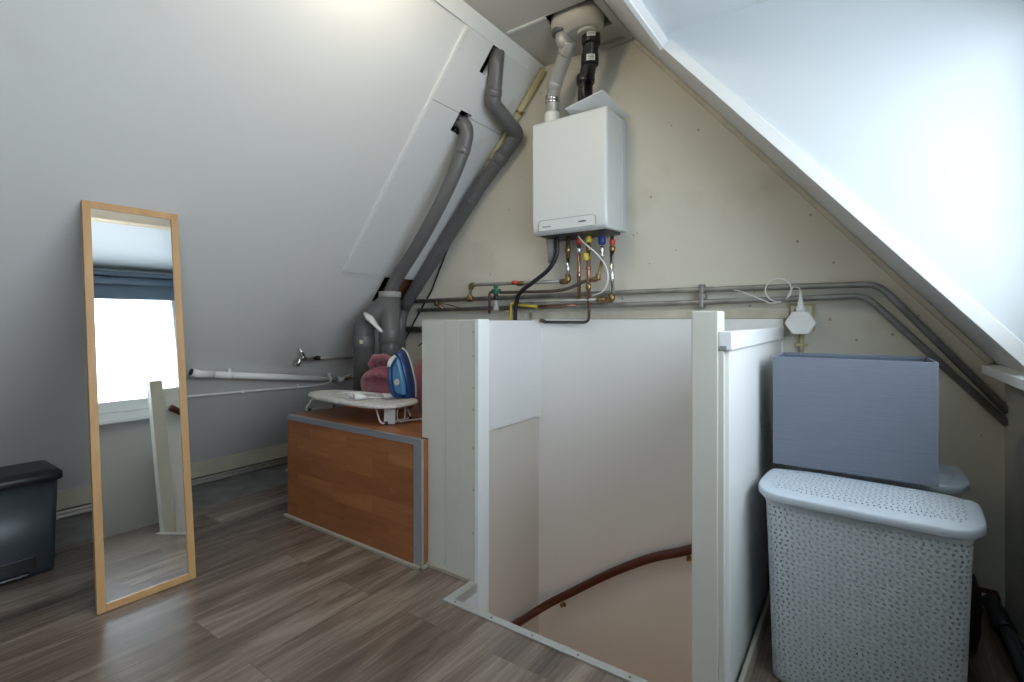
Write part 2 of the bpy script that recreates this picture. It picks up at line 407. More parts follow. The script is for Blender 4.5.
# lath along the gable under the right slope
lath('trim_6', [SR(.93, YG-.03, .001), SR(2.60, YG-.03, .001), SR(2.60, YG, .001), SR(.93, YG, .001), SR(.93, YG-.03, .022), SR(2.60, YG-.03, .022), SR(2.60, YG, .022), SR(.93, YG, .022)], M['cream_trim'])
# dormer: ceiling, cheeks, lips
XW = .50
bm = nb(); box(bm, (XD-.03, -1.12, ZD+.055), (XW+.4, YD+.03, ZD+.085)); struct('ceiling_dormer', bm, M['dormer'])
bm = nb(); box(bm, (XD-.018, -1.1, ZD-.004), (XD+.002, YD, ZD+.055), .003); struct('trim_7', bm, M['white_trim'])
for nm, y0, y1 in (('wall_dormer_cheek', YD, YD+.03), ('wall_dormer_cheek_back', -1.13, -1.1)):
    z0 = .905
    bm = nb(); prism(bm, [(SR(z0, 0).x, z0), (XW+.2, z0), (XW+.2, ZD+.06), (XD-.005, ZD+.06), (XD-.005, ZD+.005)], lambda u, v, d: V((u, d, v)), y0, y1)
    struct(nm, bm, M['dormer'])
def cheek_lip(u0, w, d):
    a, b = SR(.925, 0), SR(ZD, 0)
    nrm = V((.7657, 0, .6433))
    return [V((p.x, y, p.z)) for y in (YD, YD-d) for p in (a+nrm*u0, b+nrm*u0, b+nrm*(u0+w), a+nrm*(u0+w))]
lath('trim_8', cheek_lip(-.004, .044, .014), M['white_trim'])
# knee wall, sill
bm = nb(); box(bm, (XK, YB, -.02), (XK+.1, YG, .887)); struct('wall_right', bm, M['knee'])
bm = nb(); box(bm, (.368, YB, .886), (.72, 2.52, .918), .004); struct('trim_9', bm, M['white_trim'])
bm = nb(); box(bm, (.52, YD+.03, .9), (1.0, YG, 1.3)); box(bm, (.52, YB, .9), (1.0, -1.12, 1.3)); struct('wall_right_fill', bm, M['knee'])
# window of the dormer: frame, sash bars, panes
wy0, wy1, wz0, wz1 = -1.1, YD, .918, ZD+.055
W = empty('window_1', (XW, (wy0+wy1)/2, wz0)); W['kind'] = 'structure'
def fr(bm):
    box(bm, (XW, wy0, wz0), (XW+.07, wy1, wz0+.07), .004); box(bm, (XW, wy0, wz1-.07), (XW+.07, wy1, wz1), .004)
    box(bm, (XW, wy0, wz0+.0701), (XW+.07, wy0+.06, wz1-.0701), .004); box(bm, (XW, wy1-.06, wz0+.0701), (XW+.07, wy1, wz1-.0701), .004)
simple('window_frame', fr, M['whitewood'], W)
ym = -.05
bm = nb(); box(bm, (XW, ym-.035, wz0+.06), (XW+.07, ym+.035, wz1-.06), .004); obj('mullion', bm, M['whitewood'], W)
for a, b in ((wy0+.06, ym-.035), (ym+.035, wy1-.06)):
    def sash(bm, a=a, b=b):
        z0, z1 = wz0+.07, wz1-.07
        box(bm, (XW-.012, a, z0), (XW+.04, b, z0+.095), .005); box(bm, (XW-.012, a, z1-.05), (XW+.04, b, z1), .005)
        box(bm, (XW-.012, a, z0+.0951), (XW+.04, a+.05, z1-.0501), .005); box(bm, (XW-.012, b-.05, z0+.0951), (XW+.04, b, z1-.0501), .005)
    s = simple('sash', sash, M['whitewood'], W)
    bm = nb(); box(bm, (XW+.01, a+.04, wz0+.12), (XW+.016, b-.04, wz1-.11)); obj('pane', bm, M['glass'], s)
B = empty('roller_blind', (XW-.04, (wy0+wy1)/2, 2.03), 'grey-blue roller blind rolled up at the top of the dormer window, seen in the mirror', 'blind')
bm = nb(); cyl(bm, (XW-.05, wy0+.06, 2.15), (XW-.05, wy1-.06, 2.15), .032); obj('roll', bm, M['blind'], B)
bm = nb(); box(bm, (XW-.022, wy0+.07, 2.00), (XW-.018, wy1-.07, 2.15)); obj('cloth', bm, M['blind'], B)
bm = nb(); box(bm, (XW-.03, wy0+.07, 1.985), (XW-.012, wy1-.07, 2.005), .003); obj('bottom_bar', bm, M['blind'], B)
bm = nb(); box(bm, (XW-.095, wy0+.04, 2.185), (XW-.005, wy1-.04, 2.225), .004); obj('cassette', bm, M['blind'], B)
# beam-like board at the foot of the left slope, pipes along it
bm = nb(); box(bm, (-3.70, YB, .02), (-3.675, YG, .125), .003); struct('baseboard_left', bm, mat('dull_green_cream_board', (.44, .43, .34), .55, noise=.2, nscale=6))

# ---- stairwell
bm = nb(); box(bm, (-1.66, YG-.018, -2.6), (-.318, YG-.0005, 1.09))
box(bm, (-.318, YG-.018, .0005), (-.292, YG, 1.09))
struct('wall_stairwell_board', bm, M['wellboard'])
bm = nb(); box(bm, (-1.66, YG-.022, 1.091), (-.318+.05, YG, 1.137), .003); struct('trim_10', bm, M['cream_trim'])
bm = nb(); box(bm, (-1.608, 1.663, .505), (-1.59, YG-.018, 1.083), .002); struct('wall_stairwell_panel', bm, M['wellboard'])
bm = nb(); box(bm, (-1.66, .3, -2.6), (-1.61, YG-.018, -.261)); box(bm, (-1.66, 1.66, -.261), (-1.61, YG-.018, .503))
struct('wall_stairwell_left', bm, M['wellwall'])
bm = nb(); box(bm, (-.317, .3, -2.6), (-.26, YG-.018, -.013)); struct('wall_stairwell_right', bm, M['wellwall'])
bm = nb(); box(bm, (-1.7, .25, -2.6), (-.2, .3, -.262)); struct('wall_stairwell_front', bm, M['wellwall'])
bm = nb(); box(bm, (-1.7, .25, -2.65), (-.2, YG, -2.6)); struct('floor_lower', bm, M['floor'])
# winding treads below
ST = empty('staircase', (-.95, 1.6, -2.6), 'winding wooden stairs going down inside the white boarded stairwell', 'stairs')
cx, cy = -1.15, 1.28
for k in range(7):
    a0, a1 = math.radians(-20+26*k), math.radians(-20+26*(k+1)+2)
    def P(a):
        c_, s_ = math.cos(a), math.sin(a)
        t = min(((-.33-cx)/c_) if c_ > 1e-3 else 9, ((-1.60-cx)/c_) if c_ < -1e-3 else 9, ((2.57-cy)/s_) if s_ > 1e-3 else 9, 1.25)
        return (cx+c_*t, cy+s_*t)
    poly = [(cx+.06*math.cos(a0), cy+.06*math.sin(a0)), P(a0), P((a0+a1)/2), P(a1), (cx+.06*math.cos(a1), cy+.06*math.sin(a1))]
    z = -1.15-.19*k
    bm = nb(); prism(bm, poly, lambda u, v, d: V((u, v, d)), z-.035, z); obj('tread', bm, M['rail'], ST)

# threshold strip round the opening
T = empty('threshold_strip', (-.9, 1.44, 0), 'dull metal edging strip screwed along the floor edge of the stair opening', 'edging strip')
def strip(bm):
    poly = [(-1.322, 1.42), (-.318, 1.42), (-.318, 1.45), (-1.293, 1.45), (-1.293, 1.588), (-1.322, 1.588)]
    prism(bm, poly, lambda u, v, d: V((u, v, d)), .0004, .006)
    prism(bm, [(-1.2945, 1.4405), (-.318, 1.4405), (-.318, 1.450), (-1.286, 1.450), (-1.286, 1.588), (-1.2945, 1.588)], lambda u, v, d: V((u, v, d)), -.03, .005)
simple('strip', strip, M['strip'], T)
bm = nb(); box(bm, (-1.2945, 1.4505, -.26), (-1.287, 1.5875, -.0305)); struct('trim_11', bm, M['white_trim'])
for i in range(6):
    x = -1.27+.175*i
    bm = nb(); lathe(bm, [(.0045, .0055), (.0045, .0068), (.002, .0075)], (x, 1.434, 0), 10); obj('screw', bm, M['print'], T)
# small cream skirting at the foot of the plank partition and of the wooden box
bm = nb(); box(bm, (-1.57, 1.578, 0), (-1.322, 1.59, .016), .002); struct('baseboard_partition', bm, M['floor_trim'])
bm = nb(); box(bm, (-.285, 1.50, 0), (-.272, YG, .06), .003); struct('baseboard_balustrade', bm, M['floor_trim'])

# ================================================================== BALUSTRADE PARTS
# planked partition, left
PT = empty('plank_partition', (-1.42, 1.62, 0), 'cream painted planked partition standing at the left edge of the stair opening', 'partition')
xs = [-1.562, -1.465, -1.385, -1.300]
for i in range(3):
    a, b = xs[i], xs[i+1]
    bm = nb(); zb = .0 if b < -1.33 else -.25
    P = [(a+(.016 if i == 0 else 0), 1.59, 0), (b, 1.59, 0), (b, 1.65, 0), (a+(.016 if i == 0 else 0), 1.65, 0), (a, 1.59, 1.085), (b, 1.59, 1.085), (b, 1.65, 1.085), (a, 1.65, 1.085)]
    if i == 2: P = [(p[0], p[1], -.25 if p[2] == 0 else p[2]) for p in P]; P = [(max(p[0], -1.312) if p[2] < 0 and p[0] < -1.35 else p[0], p[1], p[2]) for p in P]
    if i == 2:
        box(bm, (a, 1.59, .0), (b, 1.65, 1.085), .003); box(bm, (-1.2935, 1.5905, -.26), (-1.2795, 1.65, .01))
    elif i == 0: prism(bm, [(-1.566, 0), (b, 0), (b, 1.085), (-1.603, 1.085), (-1.603, .5615), (-1.566, .5615)], lambda u, v, d: V((u, d, v)), 1.59, 1.65)
    else: slab8(bm, P, .003)
    obj('plank', bm, M['creamwood'], PT)
bm = nb(); box(bm, (-1.3, 1.588, -.26), (-1.279, 1.66, 1.087), .002); obj('edge_board', bm, M['whitewood'], PT)
for z in (1.03, .93, .80, .71, .55, .38, .2):
    bm = nb(); box(bm, (-1.3095, 1.5885, z), (-1.3065, 1.591, z+.010)); obj('nail', bm, M['print'], PT)
# right balustrade: post, panel and cap
BL = empty('stair_balustrade', (-.33, 1.5, 0), 'white painted post with solid panel and cap rail on the right of the stair opening', 'balustrade')
bm = nb(); box(bm, (-.393, 1.448, -.25), (-.322, 1.531, 1.108), .003); obj('post', bm, M['creamwood'], BL)
bm = nb(); box(bm, (-.3215, 1.475, -.27), (-.298, YG-.02, 1.0), .002); obj('side_panel', bm, M['whitewood'], BL)
bm = nb(); box(bm, (-.3215, 1.455, -.01), (-.3085, 1.475, .998), .001); obj('batten', bm, M['creamwood'], BL)
bm = nb(); box(bm, (-.3215, 1.453, .999), (-.286, YG-.021, 1.052), .004); obj('cap_rail', bm, M['whitewood'], BL)
bm = nb(); box(bm, (-.318, 1.449, 1.003), (-.300, 1.4535, 1.012), .001); obj('bracket', bm, M['alu'], BL)
bm = nb(); tube(bm, [(-.2985, 2.02, .70), (-.292, 2.02, .70)], .006, 10); obj('screw', bm, M['steelpipe'], BL)

# handrail curving down the stairwell
HR = empty('handrail', (-1.0, 2.54, -.3), 'dark mahogany handrail curving down the wall of the stairwell', 'handrail')
hp = catmull([(-.372, 1.57, .895), (-.37, 1.75, .77), (-.368, 2.0, .575), (-.37, 2.3, .33), (-.43, 2.48, .13), atY(692, 549, 2.545), atY(655, 557, 2.55), atY(628, 566, 2.55), atY(600, 578, 2.545), atY(572, 592, 2.548), atY(550, 603, 2.515), atX(532, 614, -1.565), atX(515, 625, -1.578), atX(498, 636, -1.578), atX(480, 649, -1.578)], 8)
bm = nb(); tube(bm, hp, .021, 14, flat=1.15); obj('rail', bm, M['rail'], HR)
for (u, v, Y) in ((562, 603, 2.555), (688, 556, 2.56)):
    p = atY(u, v, Y)
    bm = nb(); tube(bm, [V((p.x, YG-.019, p.z-.02)), V((p.x, p.y-.01, p.z-.022)), V((p.x, p.y-.012, p.z+.002))], .0055, 8, rb=.012)
    lathe(bm, [(.014, 0), (.014, .004)], (0, 0, 0), 14)
    bm.verts.ensure_lookup_table()
    for w in bm.verts[-28:]:
        c = w.co.copy(); w.co = V((p.x+c.x, YG-.0185-c.z, p.z-.02+c.y))
    obj('bracket', bm, M['brass'], HR)

# ================================================================== WOODEN BOX
BX = empty('storage_box', (-2.1, 2.07, 0), 'cherry veneered wooden box with grey metal edging beside the plank partition', 'storage box')
bx0, bx1, by0, bz = -2.605, -1.5685, 1.55, .557
bm = nb(); box(bm, (bx0, by0, 0), (bx1, by0+.018, bz-.018)); obj('front_panel', bm, M['beech'], BX)
bm = nb(); box(bm, (bx0, by0, bz-.018), (bx1-.001, 1.589, bz)); box(bm, (bx0, 1.589, bz-.018), (-1.612, YG-.001, bz)); obj('top_panel', bm, M['beechtop'], BX)
bm = nb(); box(bm, (bx1-.018, by0+.0005, 0), (bx1+.0004, 1.589, bz-.0185)); obj('side_panel', bm, M['beechend'], BX)
bm = nb(); box(bm, (bx0, by0+.018, 0), (bx0+.018, YG-.001, bz-.018)); obj('side_panel', bm, M['beechend'], BX)
bm = nb(); box(bm, (bx0-.003, by0-.003, bz-.022), (bx1+.003, by0-.0002, bz+.003), .001); box(bm, (bx0-.003, by0-.003, bz+.0002), (bx1+.003, by0+.025, bz+.003), .001); obj('edge_strip', bm, M['alu'], BX)
bm = nb(); box(bm, (bx1-.045, by0-.003, .005), (bx1+.003, by0-.0002, bz-.022), .001); box(bm, (bx1+.0006, by0-.003, .005), (bx1+.003, by0+.012, bz), .001); obj('edge_strip', bm, M['alu'], BX)
bm = nb(); box(bm, (bx0-.012, by0-.020, 0), (bx1+.014, by0-.0035, .014), .002); box(bm, (bx1+.003, by0-.02, 0), (bx1+.014, 1.577, .014), .002); obj('base_trim', bm, M['floor_trim'], BX)

# ================================================================== MIRROR
th = math.atan2(.186, 1.546)           # lean
mo = V((-2.285, .787, 0)); up = V((-math.sin(th), 0, math.cos(th))); nr = V((math.cos(th), 0, math.sin(th)))
MW, MH = .330, 1.562
RZ = Matrix.Rotation(math.radians(-.8), 3, 'Z')
def MP(y, h, d): return mo+RZ @ (V((0, y, 0))+up*h+nr*d)
MR = empty('leaning_mirror', mo, 'tall narrow mirror in a pale oak frame leaning against the sloping wall', 'mirror')
fw = .027
def bar(bm, y0, y1, h0, h1, d0, d1, bev=.0015):
    slab8(bm, [MP(y0, h0, d0), MP(y1, h0, d0), MP(y1, h1, d0), MP(y0, h1, d0), MP(y0, h0, d1), MP(y1, h0, d1), MP(y1, h1, d1), MP(y0, h1, d1)], bev)
def mf(bm):
    h = MW/2
    bar(bm, -h, -h+fw, .003, MH, -.02, 0); bar(bm, h-fw, h, .003, MH, -.02, 0)
    bar(bm, -h+fw, h-fw, .003, .003+fw, -.02, 0); bar(bm, -h+fw, h-fw, MH-fw, MH, -.02, 0)
simple('frame', mf, M['mirrorwood'], MR)
bm = nb(); bar(bm, -MW/2+fw-.003, MW/2-fw+.003, fw, MH-fw+.003, -.012, -.006, 0); obj('mirror_glass', bm, M['mirror'], MR)

# ================================================================== PEDAL BIN
PB = empty('pedal_bin', (-3.0, .46, 0), 'black rectangular pedal bin standing below the sloping wall, left of the mirror', 'bin')
def rrect(x0, x1, y0, y1, r, n=5):
    out = []
    for (cx_, cy_, a) in ((x1-r, y0+r, -PI/2), (x1-r, y1-r, 0), (x0+r, y1-r, PI/2), (x0+r, y0+r, PI)):
        for k in range(n+1):
            t = a+PI/2*k/n; out.append((cx_+r*math.cos(t), cy_+r*math.sin(t)))
    return out
def loft(bm, rings, smooth=True, cap=(True, True)):
    R = [[bm.verts.new(p) for p in r] for r in rings]
    n = len(R[0])
    for i in range(len(R)-1):
        for k in range(n):
            f = bm.faces.new([R[i][k], R[i][(k+1) % n], R[i+1][(k+1) % n], R[i+1][k]]); f.smooth = smooth
    if cap[0]: bm.faces.new(R[0][::-1])
    if cap[1]: bm.faces.new(R[-1])
def ring(x0, x1, y0, y1, r, z): return [V((x, y, z)) for x, y in rrect(x0, x1, y0, y1, r)]
bm = nb()
loft(bm, [ring(-3.085, -2.872, .275, .642, .02, .0), ring(-3.09, -2.866, .272, .647, .025, .02), ring(-3.105, -2.85, .265, .655, .03, .40)])
obj('body', bm, M['binbody'], PB)
bm = nb()
loft(bm, [ring(-3.108, -2.838, .262, .664, .03, .395), ring(-3.112, -2.834, .258, .668, .03, .40), ring(-3.112, -2.834, .258, .668, .03, .425), ring(-3.10, -2.846, .27, .656, .03, .438), ring(-3.07, -2.875, .30, .625, .03, .442)])
obj('lid', bm, M['binlid'], PB)
bm = nb(); box(bm, (-2.868, .36, .012), (-2.861, .58, .085), .003); obj('pedal_recess', bm, M['binlid'], PB)
bm = nb(); box(bm, (-2.866, .38, .014), (-2.835, .56, .030), .006); obj('pedal', bm, M['blackm'], PB)

for ch in PB.children: ch.location.y -= .010

# ================================================================== LAUNDRY BASKETS
def holecell(bm, A, B, C_, D, tri, cache):
    # quad with a triangular hole; corner verts are shared through cache
    a, b, c = [bm.verts.new(t) for t in tri]
    for f in ((A, B, b, a), (B, C_, c, b), (C_, D, c), (D, A, a, c)):
        q = bm.faces.new(f); q.smooth = True
def solid_sheet(bm, th):
    for f in bm.faces: f.normal_update()
    for v in bm.verts: v.normal_update()
    old = bm.faces[:]; vs = bm.verts[:]
    mp = {v: bm.verts.new(v.co-v.normal*th) for v in vs}
    edges = [e for e in bm.edges if len(e.link_faces) == 1]
    for f in old:
        nf = bm.faces.new([mp[v] for v in reversed(f.verts)]); nf.smooth = True
    for e in edges:
        a, b = e.verts; f = e.link_faces[0]
        vs_ = list(f.verts); i = vs_.index(a)
        if vs_[(i+1) % len(vs_)] == b: a, b = b, a
        bm.faces.new([a, b, mp[b], mp[a]])
def make_basket(name, loc, label, rz=0):
    root = empty(name, loc, label, 'laundry basket', 'lidded laundry baskets by the knee wall')
    L = V(loc); a, b, zt = .238, .142, .556
    # body
    bm = nb(); NU, NV = 92, 42
    def perim(t, hx, hy, r):
        P = rrect(-hx, hx, -hy, hy, r, 6); n = len(P)
        ln = [math.dist(P[i], P[(i+1) % n]) for i in range(n)]; tot = sum(ln); s = (t % 1)*tot
        for i in range(n):
            if s <= ln[i]: k = s/ln[i]; q = P[(i+1) % n]; return (P[i][0]*(1-k)+q[0]*k, P[i][1]*(1-k)+q[1]*k)
            s -= ln[i]
        return P[0]
    def bp(u, w):
        z = .002+w*(zt-.002); k = 1-.075*(1-w)**.9 if w < 1 else 1
        x, y = perim(u/NU, a*k, b*k, .045); return L+V((x, y, z))
    G = [[bm.verts.new(bp(i, j/NV)) for j in range(NV+1)] for i in range(NU)]
    for i in range(NU):
        for j in range(NV):
            A, B_, C_, D = G[i][j], G[(i+1) % NU][j], G[(i+1) % NU][j+1], G[i][j+1]
            if j < 1 or j > NV-3:
                f = bm.faces.new([A, B_, C_, D]); f.smooth = True; continue
            u0 = .12 if (j % 2) else .40
            if (i+j//2) % 2 == 0: tr = [(u0, .74), (u0+.48, .74), (u0+.24, .24)]; order = (2, 1, 0)
            else: tr = [(u0, .26), (u0+.48, .26), (u0+.24, .76)]; order = None
            def pt(p): return A.co*(1-p[0])*(1-p[1])+B_.co*p[0]*(1-p[1])+C_.co*p[0]*p[1]+D.co*(1-p[0])*p[1]
            if order is None:
                t3 = [bm.verts.new(pt(p)) for p in tr]
                for f in ((A, B_, t3[1], t3[0]), (B_, C_, t3[2], t3[1]), (C_, D, t3[2]), (D, A, t3[0], t3[2])): bm.faces.new(f).smooth = True
            else:
                t3 = [bm.verts.new(pt(p)) for p in tr]   # 0,1 top, 2 bottom
                for f in ((A, B_, t3[2]), (B_, C_, t3[1], t3[2]), (C_, D, t3[0], t3[1]), (D, A, t3[2], t3[0])): bm.faces.new(f).smooth = True
    bm.faces.new([G[i][0] for i in range(NU)][::-1])
    bm.normal_update(); solid_sheet(bm, .0025)
    obj('body', bm, M['basket'], root, recalc=False)
    # lid
    la, lb, rr = .253, .155, .075
    NX, NY = 38, 20
    bm = nb()
    def lp(s, t):
        rho = max(abs(s), abs(t)); r = rr*rho
        x, y = s*la, t*lb; cx_, cy_ = la*rho-r, lb*rho-r
        dx, dy = abs(x)-cx_, abs(y)-cy_
        if rho > 1e-6 and dx > 0 and dy > 0:
            m_ = max(dx, dy); l_ = math.hypot(dx, dy); k = m_/l_
            x = math.copysign(cx_+dx*k, x); y = math.copysign(cy_+dy*k, y)
        bul = 1+.03*(1-s*s)*abs(t)
        z = .568+.016*(1-abs(t)**2.6)*(1-.4*abs(s)**4)
        return L+V((x*(1+.02*(1-t*t)*abs(s)), y*bul, z))
    G = [[bm.verts.new(lp(-1+2*i/NX, -1+2*j/NY)) for j in range(NY+1)] for i in range(NX+1)]
    for i in range(NX):
        for j in range(NY):
            A, B_, C_, D = G[i][j], G[i+1][j], G[i+1][j+1], G[i][j+1]
            if min(i, NX-1-i) < 2 or min(j, NY-1-j) < 2:
                bm.faces.new([A, B_, C_, D]).smooth = True; continue
            def pt(p): return A.co*(1-p[0])*(1-p[1])+B_.co*p[0]*(1-p[1])+C_.co*p[0]*p[1]+D.co*(1-p[0])*p[1]
            u0 = .10 if (j % 2) else .38
            if (i+j//2) % 2: t3 = [bm.verts.new(pt(p)) for p in ((u0, .25), (u0+.5, .25), (u0+.25, .78))]; fs = ((A, B_, t3[1], t3[0]), (B_, C_, t3[2], t3[1]), (C_, D, t3[2]), (D, A, t3[0], t3[2]))
            else: t3 = [bm.verts.new(pt(p)) for p in ((u0, .75), (u0+.5, .75), (u0+.25, .22))]; fs = ((A, B_, t3[2]), (B_, C_, t3[1], t3[2]), (C_, D, t3[0], t3[1]), (D, A, t3[2], t3[0]))
            for f in fs: bm.faces.new(f).smooth = True
    # rounded-down rim
    bd = [G[i][0] for i in range(NX)]+[G[NX][j] for j in range(NY)]+[G[i][NY] for i in range(NX, 0, -1)]+[G[0][j] for j in range(NY, 0, -1)]
    prev = bd; n = len(bd)
    for (o_, dz) in ((.003, -.002), (.0042, -.006), (.0045, -.022), (.002, -.0235)):
        cur = []
        for v in bd:
            d = v.co-L; d.z = 0; cur.append(bm.verts.new(V((v.co.x, v.co.y, v.co.z+dz))+d.normalized()*o_))
        for k in range(n): bm.faces.new([prev[k], cur[k], cur[(k+1) % n], prev[(k+1) % n]]).smooth = True
        prev = cur
    bm.normal_update(); solid_sheet(bm, .002)
    obj('lid', bm, M['basketlid'], root, recalc=False)
    # plain rim of the body under the lid
    bm = nb(); R1 = [ring(-a-.002, a+.002, -b-.002, b+.002, .045, z) for z in (.536, .560)]; R0 = [ring(-a+.003, a-.003, -b+.003, b-.003, .042, z) for z in (.560, .536)]
    loft(bm, [[p+L for p in r] for r in (R1[0], R1[1], R0[0], R0[1], R1[0])], cap=(False, False)); obj('rim', bm, M['basket'], root)
    root.rotation_euler.z = math.radians(rz)
    return root
make_basket('laundry_basket', (.003, 1.797, 0), 'pale grey woven-look plastic laundry basket with lid, the front one, seen whole', -4)
make_basket('laundry_basket', (.020, 2.195, 0), 'pale grey plastic laundry basket behind the front one, under the fabric storage box')

# fabric storage box standing on the lid
FB = empty('fabric_box', (-.03, 2.085, .587), 'grey-blue fabric covered open storage box standing on the rear laundry basket', 'storage box')
fx0, fx1, fy0, fy1, fz0, fz1 = -.250, .190, 1.937, 2.232, .587, .957
def opn(bm, x0, x1, y0, y1, z0, z1, t):
    box(bm, (x0, y0, z0), (x1, y1, z0+t)); box(bm, (x0, y0, z0+t), (x1, y0+t, z1), .0015); box(bm, (x0, y1-t, z0+t), (x1, y1, z1), .0015)
    box(bm, (x0, y0+t, z0+t), (x0+t, y1-t, z1), .0015); box(bm, (x1-t, y0+t, z0+t), (x1, y1-t, z1), .0015)
simple('shell', lambda bm: opn(bm, fx0, fx1, fy0, fy1, fz0, fz1, .006), M['fabricblue'], FB)
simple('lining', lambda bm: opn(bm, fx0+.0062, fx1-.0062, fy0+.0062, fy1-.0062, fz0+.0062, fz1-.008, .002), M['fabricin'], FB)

# ================================================================== BOILER
x0, x1, y0, y1, z0, z1 = -1.508, -1.052, 2.345, YG, 1.553, 2.178
BO = empty('boiler', (-1.28, 2.47, z0), 'white wall-hung central heating boiler high on the gable wall', 'boiler')
bm = nb()
prof = [(y1-.03, z0+.012), (y0+.035, z0+.004), (y0+.010, z0+.015), (y0+.004, z0+.04), (y0, z0+.08), (y0, z1), (y1-.03, z1)]
t = bmesh.new(); prism(t, prof, lambda u, v, d: V((d, u, v)), x0, x1-.004)
bmesh.ops.recalc_face_normals(t, faces=t.faces[:])
bmesh.ops.bevel(t, geom=[e for e in t.edges if e.calc_face_angle(0) > .8], offset=.014, segments=4, affect='EDGES', profile=.5)
merge(bm, t)
for f in bm.faces: f.smooth = False
obj('casing', bm, M['boiler'], BO)
bm = nb(); box(bm, (x0+.006, y1-.055, z0+.015), (x1, y1-.0005, z1-.006), .004); obj('back_frame', bm, M['boilergrey'], BO)
bm = nb(); box(bm, (x0+.03, y0+.05, z0-.001), (x1-.03, y1-.02, z0+.02)); obj('underside', bm, M['blackm'], BO)  # black box painted in as the shade of the recess below the casing
# control flap outline, and marks
bm = nb()
fp = [(x0+.045, z0+.018), (x0+.045, z0+.062), (x0+.062, z0+.079), (x0+.375, z0+.079), (x0+.392, z0+.062), (x0+.392, z0+.026)]
tube(bm, [V((u, y0-.001, v)) for u, v in fp], .0011, 6, rb=.01); obj('flap_outline', bm, M['greypl'], BO)
bm = nb(); box(bm, (x0+.048, y0-.0012, z0+.022), (x0+.39, y0+.02, z0+.077), .001); obj('control_flap', bm, M['boiler'], BO)
bm = nb()
for k in range(6): box(bm, (x0+.075+k*.0085, y0-.0022, z0+.039), (x0+.081+k*.0085, y0-.0012, z0+.046))
obj('maker_mark', bm, M['print'], BO)
bm = nb()
for k in range(2): box(bm, (x0+.325+k*.012, y0-.0022, z0+.046), (x0+.292+k*.012, y0-.0012, z0+.053))
obj('indicator', bm, M['print'], BO)
# loose white sheet on top
SH = nb(); 
Q = [(-1.285, 2.325, 2.205), (-1.068, 2.325, 2.247), (-1.025, 2.585, 2.190), (-1.30, 2.585, 2.183)]
slab8(SH, Q+[(a, b, c+.004) for a, b, c in Q], .001)
obj('loose_panel', SH, M['whitepl'], label='thin white sheet lying tilted on top of the boiler', cat='sheet')

# flue adapter in the ceiling
FA = empty('flue_adapter', (-1.2, 2.32, 2.6), 'cream plastic twin flue adapter coming through the ceiling above the boiler', 'flue adapter')
def oval(cx_, cy_, hx_, hy_, z, n=32): return [V((cx_+hx_*math.copysign(abs(math.cos(t))**.75, math.cos(t)), cy_+hy_*math.copysign(abs(math.sin(t))**.8, math.sin(t)), z)) for t in [2*PI*k/n for k in range(n)]]
bm = nb(); ocx, ocy = -1.205, 2.31
loft(bm, [oval(ocx+.035, ocy+.02, .088, .07, 2.572), oval(ocx+.02, ocy+.01, .115, .085, 2.592), oval(ocx, ocy, .138, .098, 2.615), oval(ocx, ocy, .140, .10, 2.66), oval(ocx, ocy, .132, .095, 2.70), oval(ocx, ocy, .12, .09, 2.88)])
obj('body', bm, M['fluecream'], FA)
fA = [V((-1.285, 2.30, 2.62)), V((-1.285, 2.30, 2.555)), atY(567.8, 46, 2.33), atY(555, 84, 2.42), atY(552.8, 97, 2.45), atY(552.2, 120, 2.45)]
bm = nb(); collar(bm, fA[0]+V((0, 0, -.035)), fA[0]+V((0, 0, -.012)), .057); obj('ring', bm, M['pvc'], FA)
kb = [V((-1.155, 2.335, 2.60)), atY(591, 38, 2.36), atY(589.8, 60, 2.40), atY(585.5, 84, 2.44), atY(584.5, 112, 2.44)]
bm = nb(); collar(bm, kb[0]+V((0, 0, -.04)), kb[0], .056); obj('spigot', bm, M['fluecream'], FA)
# silver flue
FS = empty('flue_pipe', fA[5], 'grey metal flue pipe rising from the left of the boiler top', 'flue pipe')
bm = nb(); tube(bm, fA, .0385, 20, rb=.05); obj('pipe', bm, M['silver'], FS)
d = (fA[3]-fA[2]).normalized()
bm = nb(); collar(bm, fA[2]-d*.03, fA[2]+d*.045, .0425); obj('joint', bm, M['silver'], FS)
bm = nb(); collar(bm, fA[3]-d*.02, fA[3]+d*.03, .042); obj('joint', bm, M['silver'], FS)
bm = nb()
for k in range(3): collar(bm, fA[4]+V((0, 0, .01-.018*k)), fA[4]+V((0, 0, -.006-.018*k)), .043)
obj('clamp', bm, M['chrome'], FS)
bm = nb(); collar(bm, (fA[5].x, fA[5].y, 2.172), (fA[5].x, fA[5].y, 2.262), .046); obj('base_collar', bm, M['whitepl'], FS)
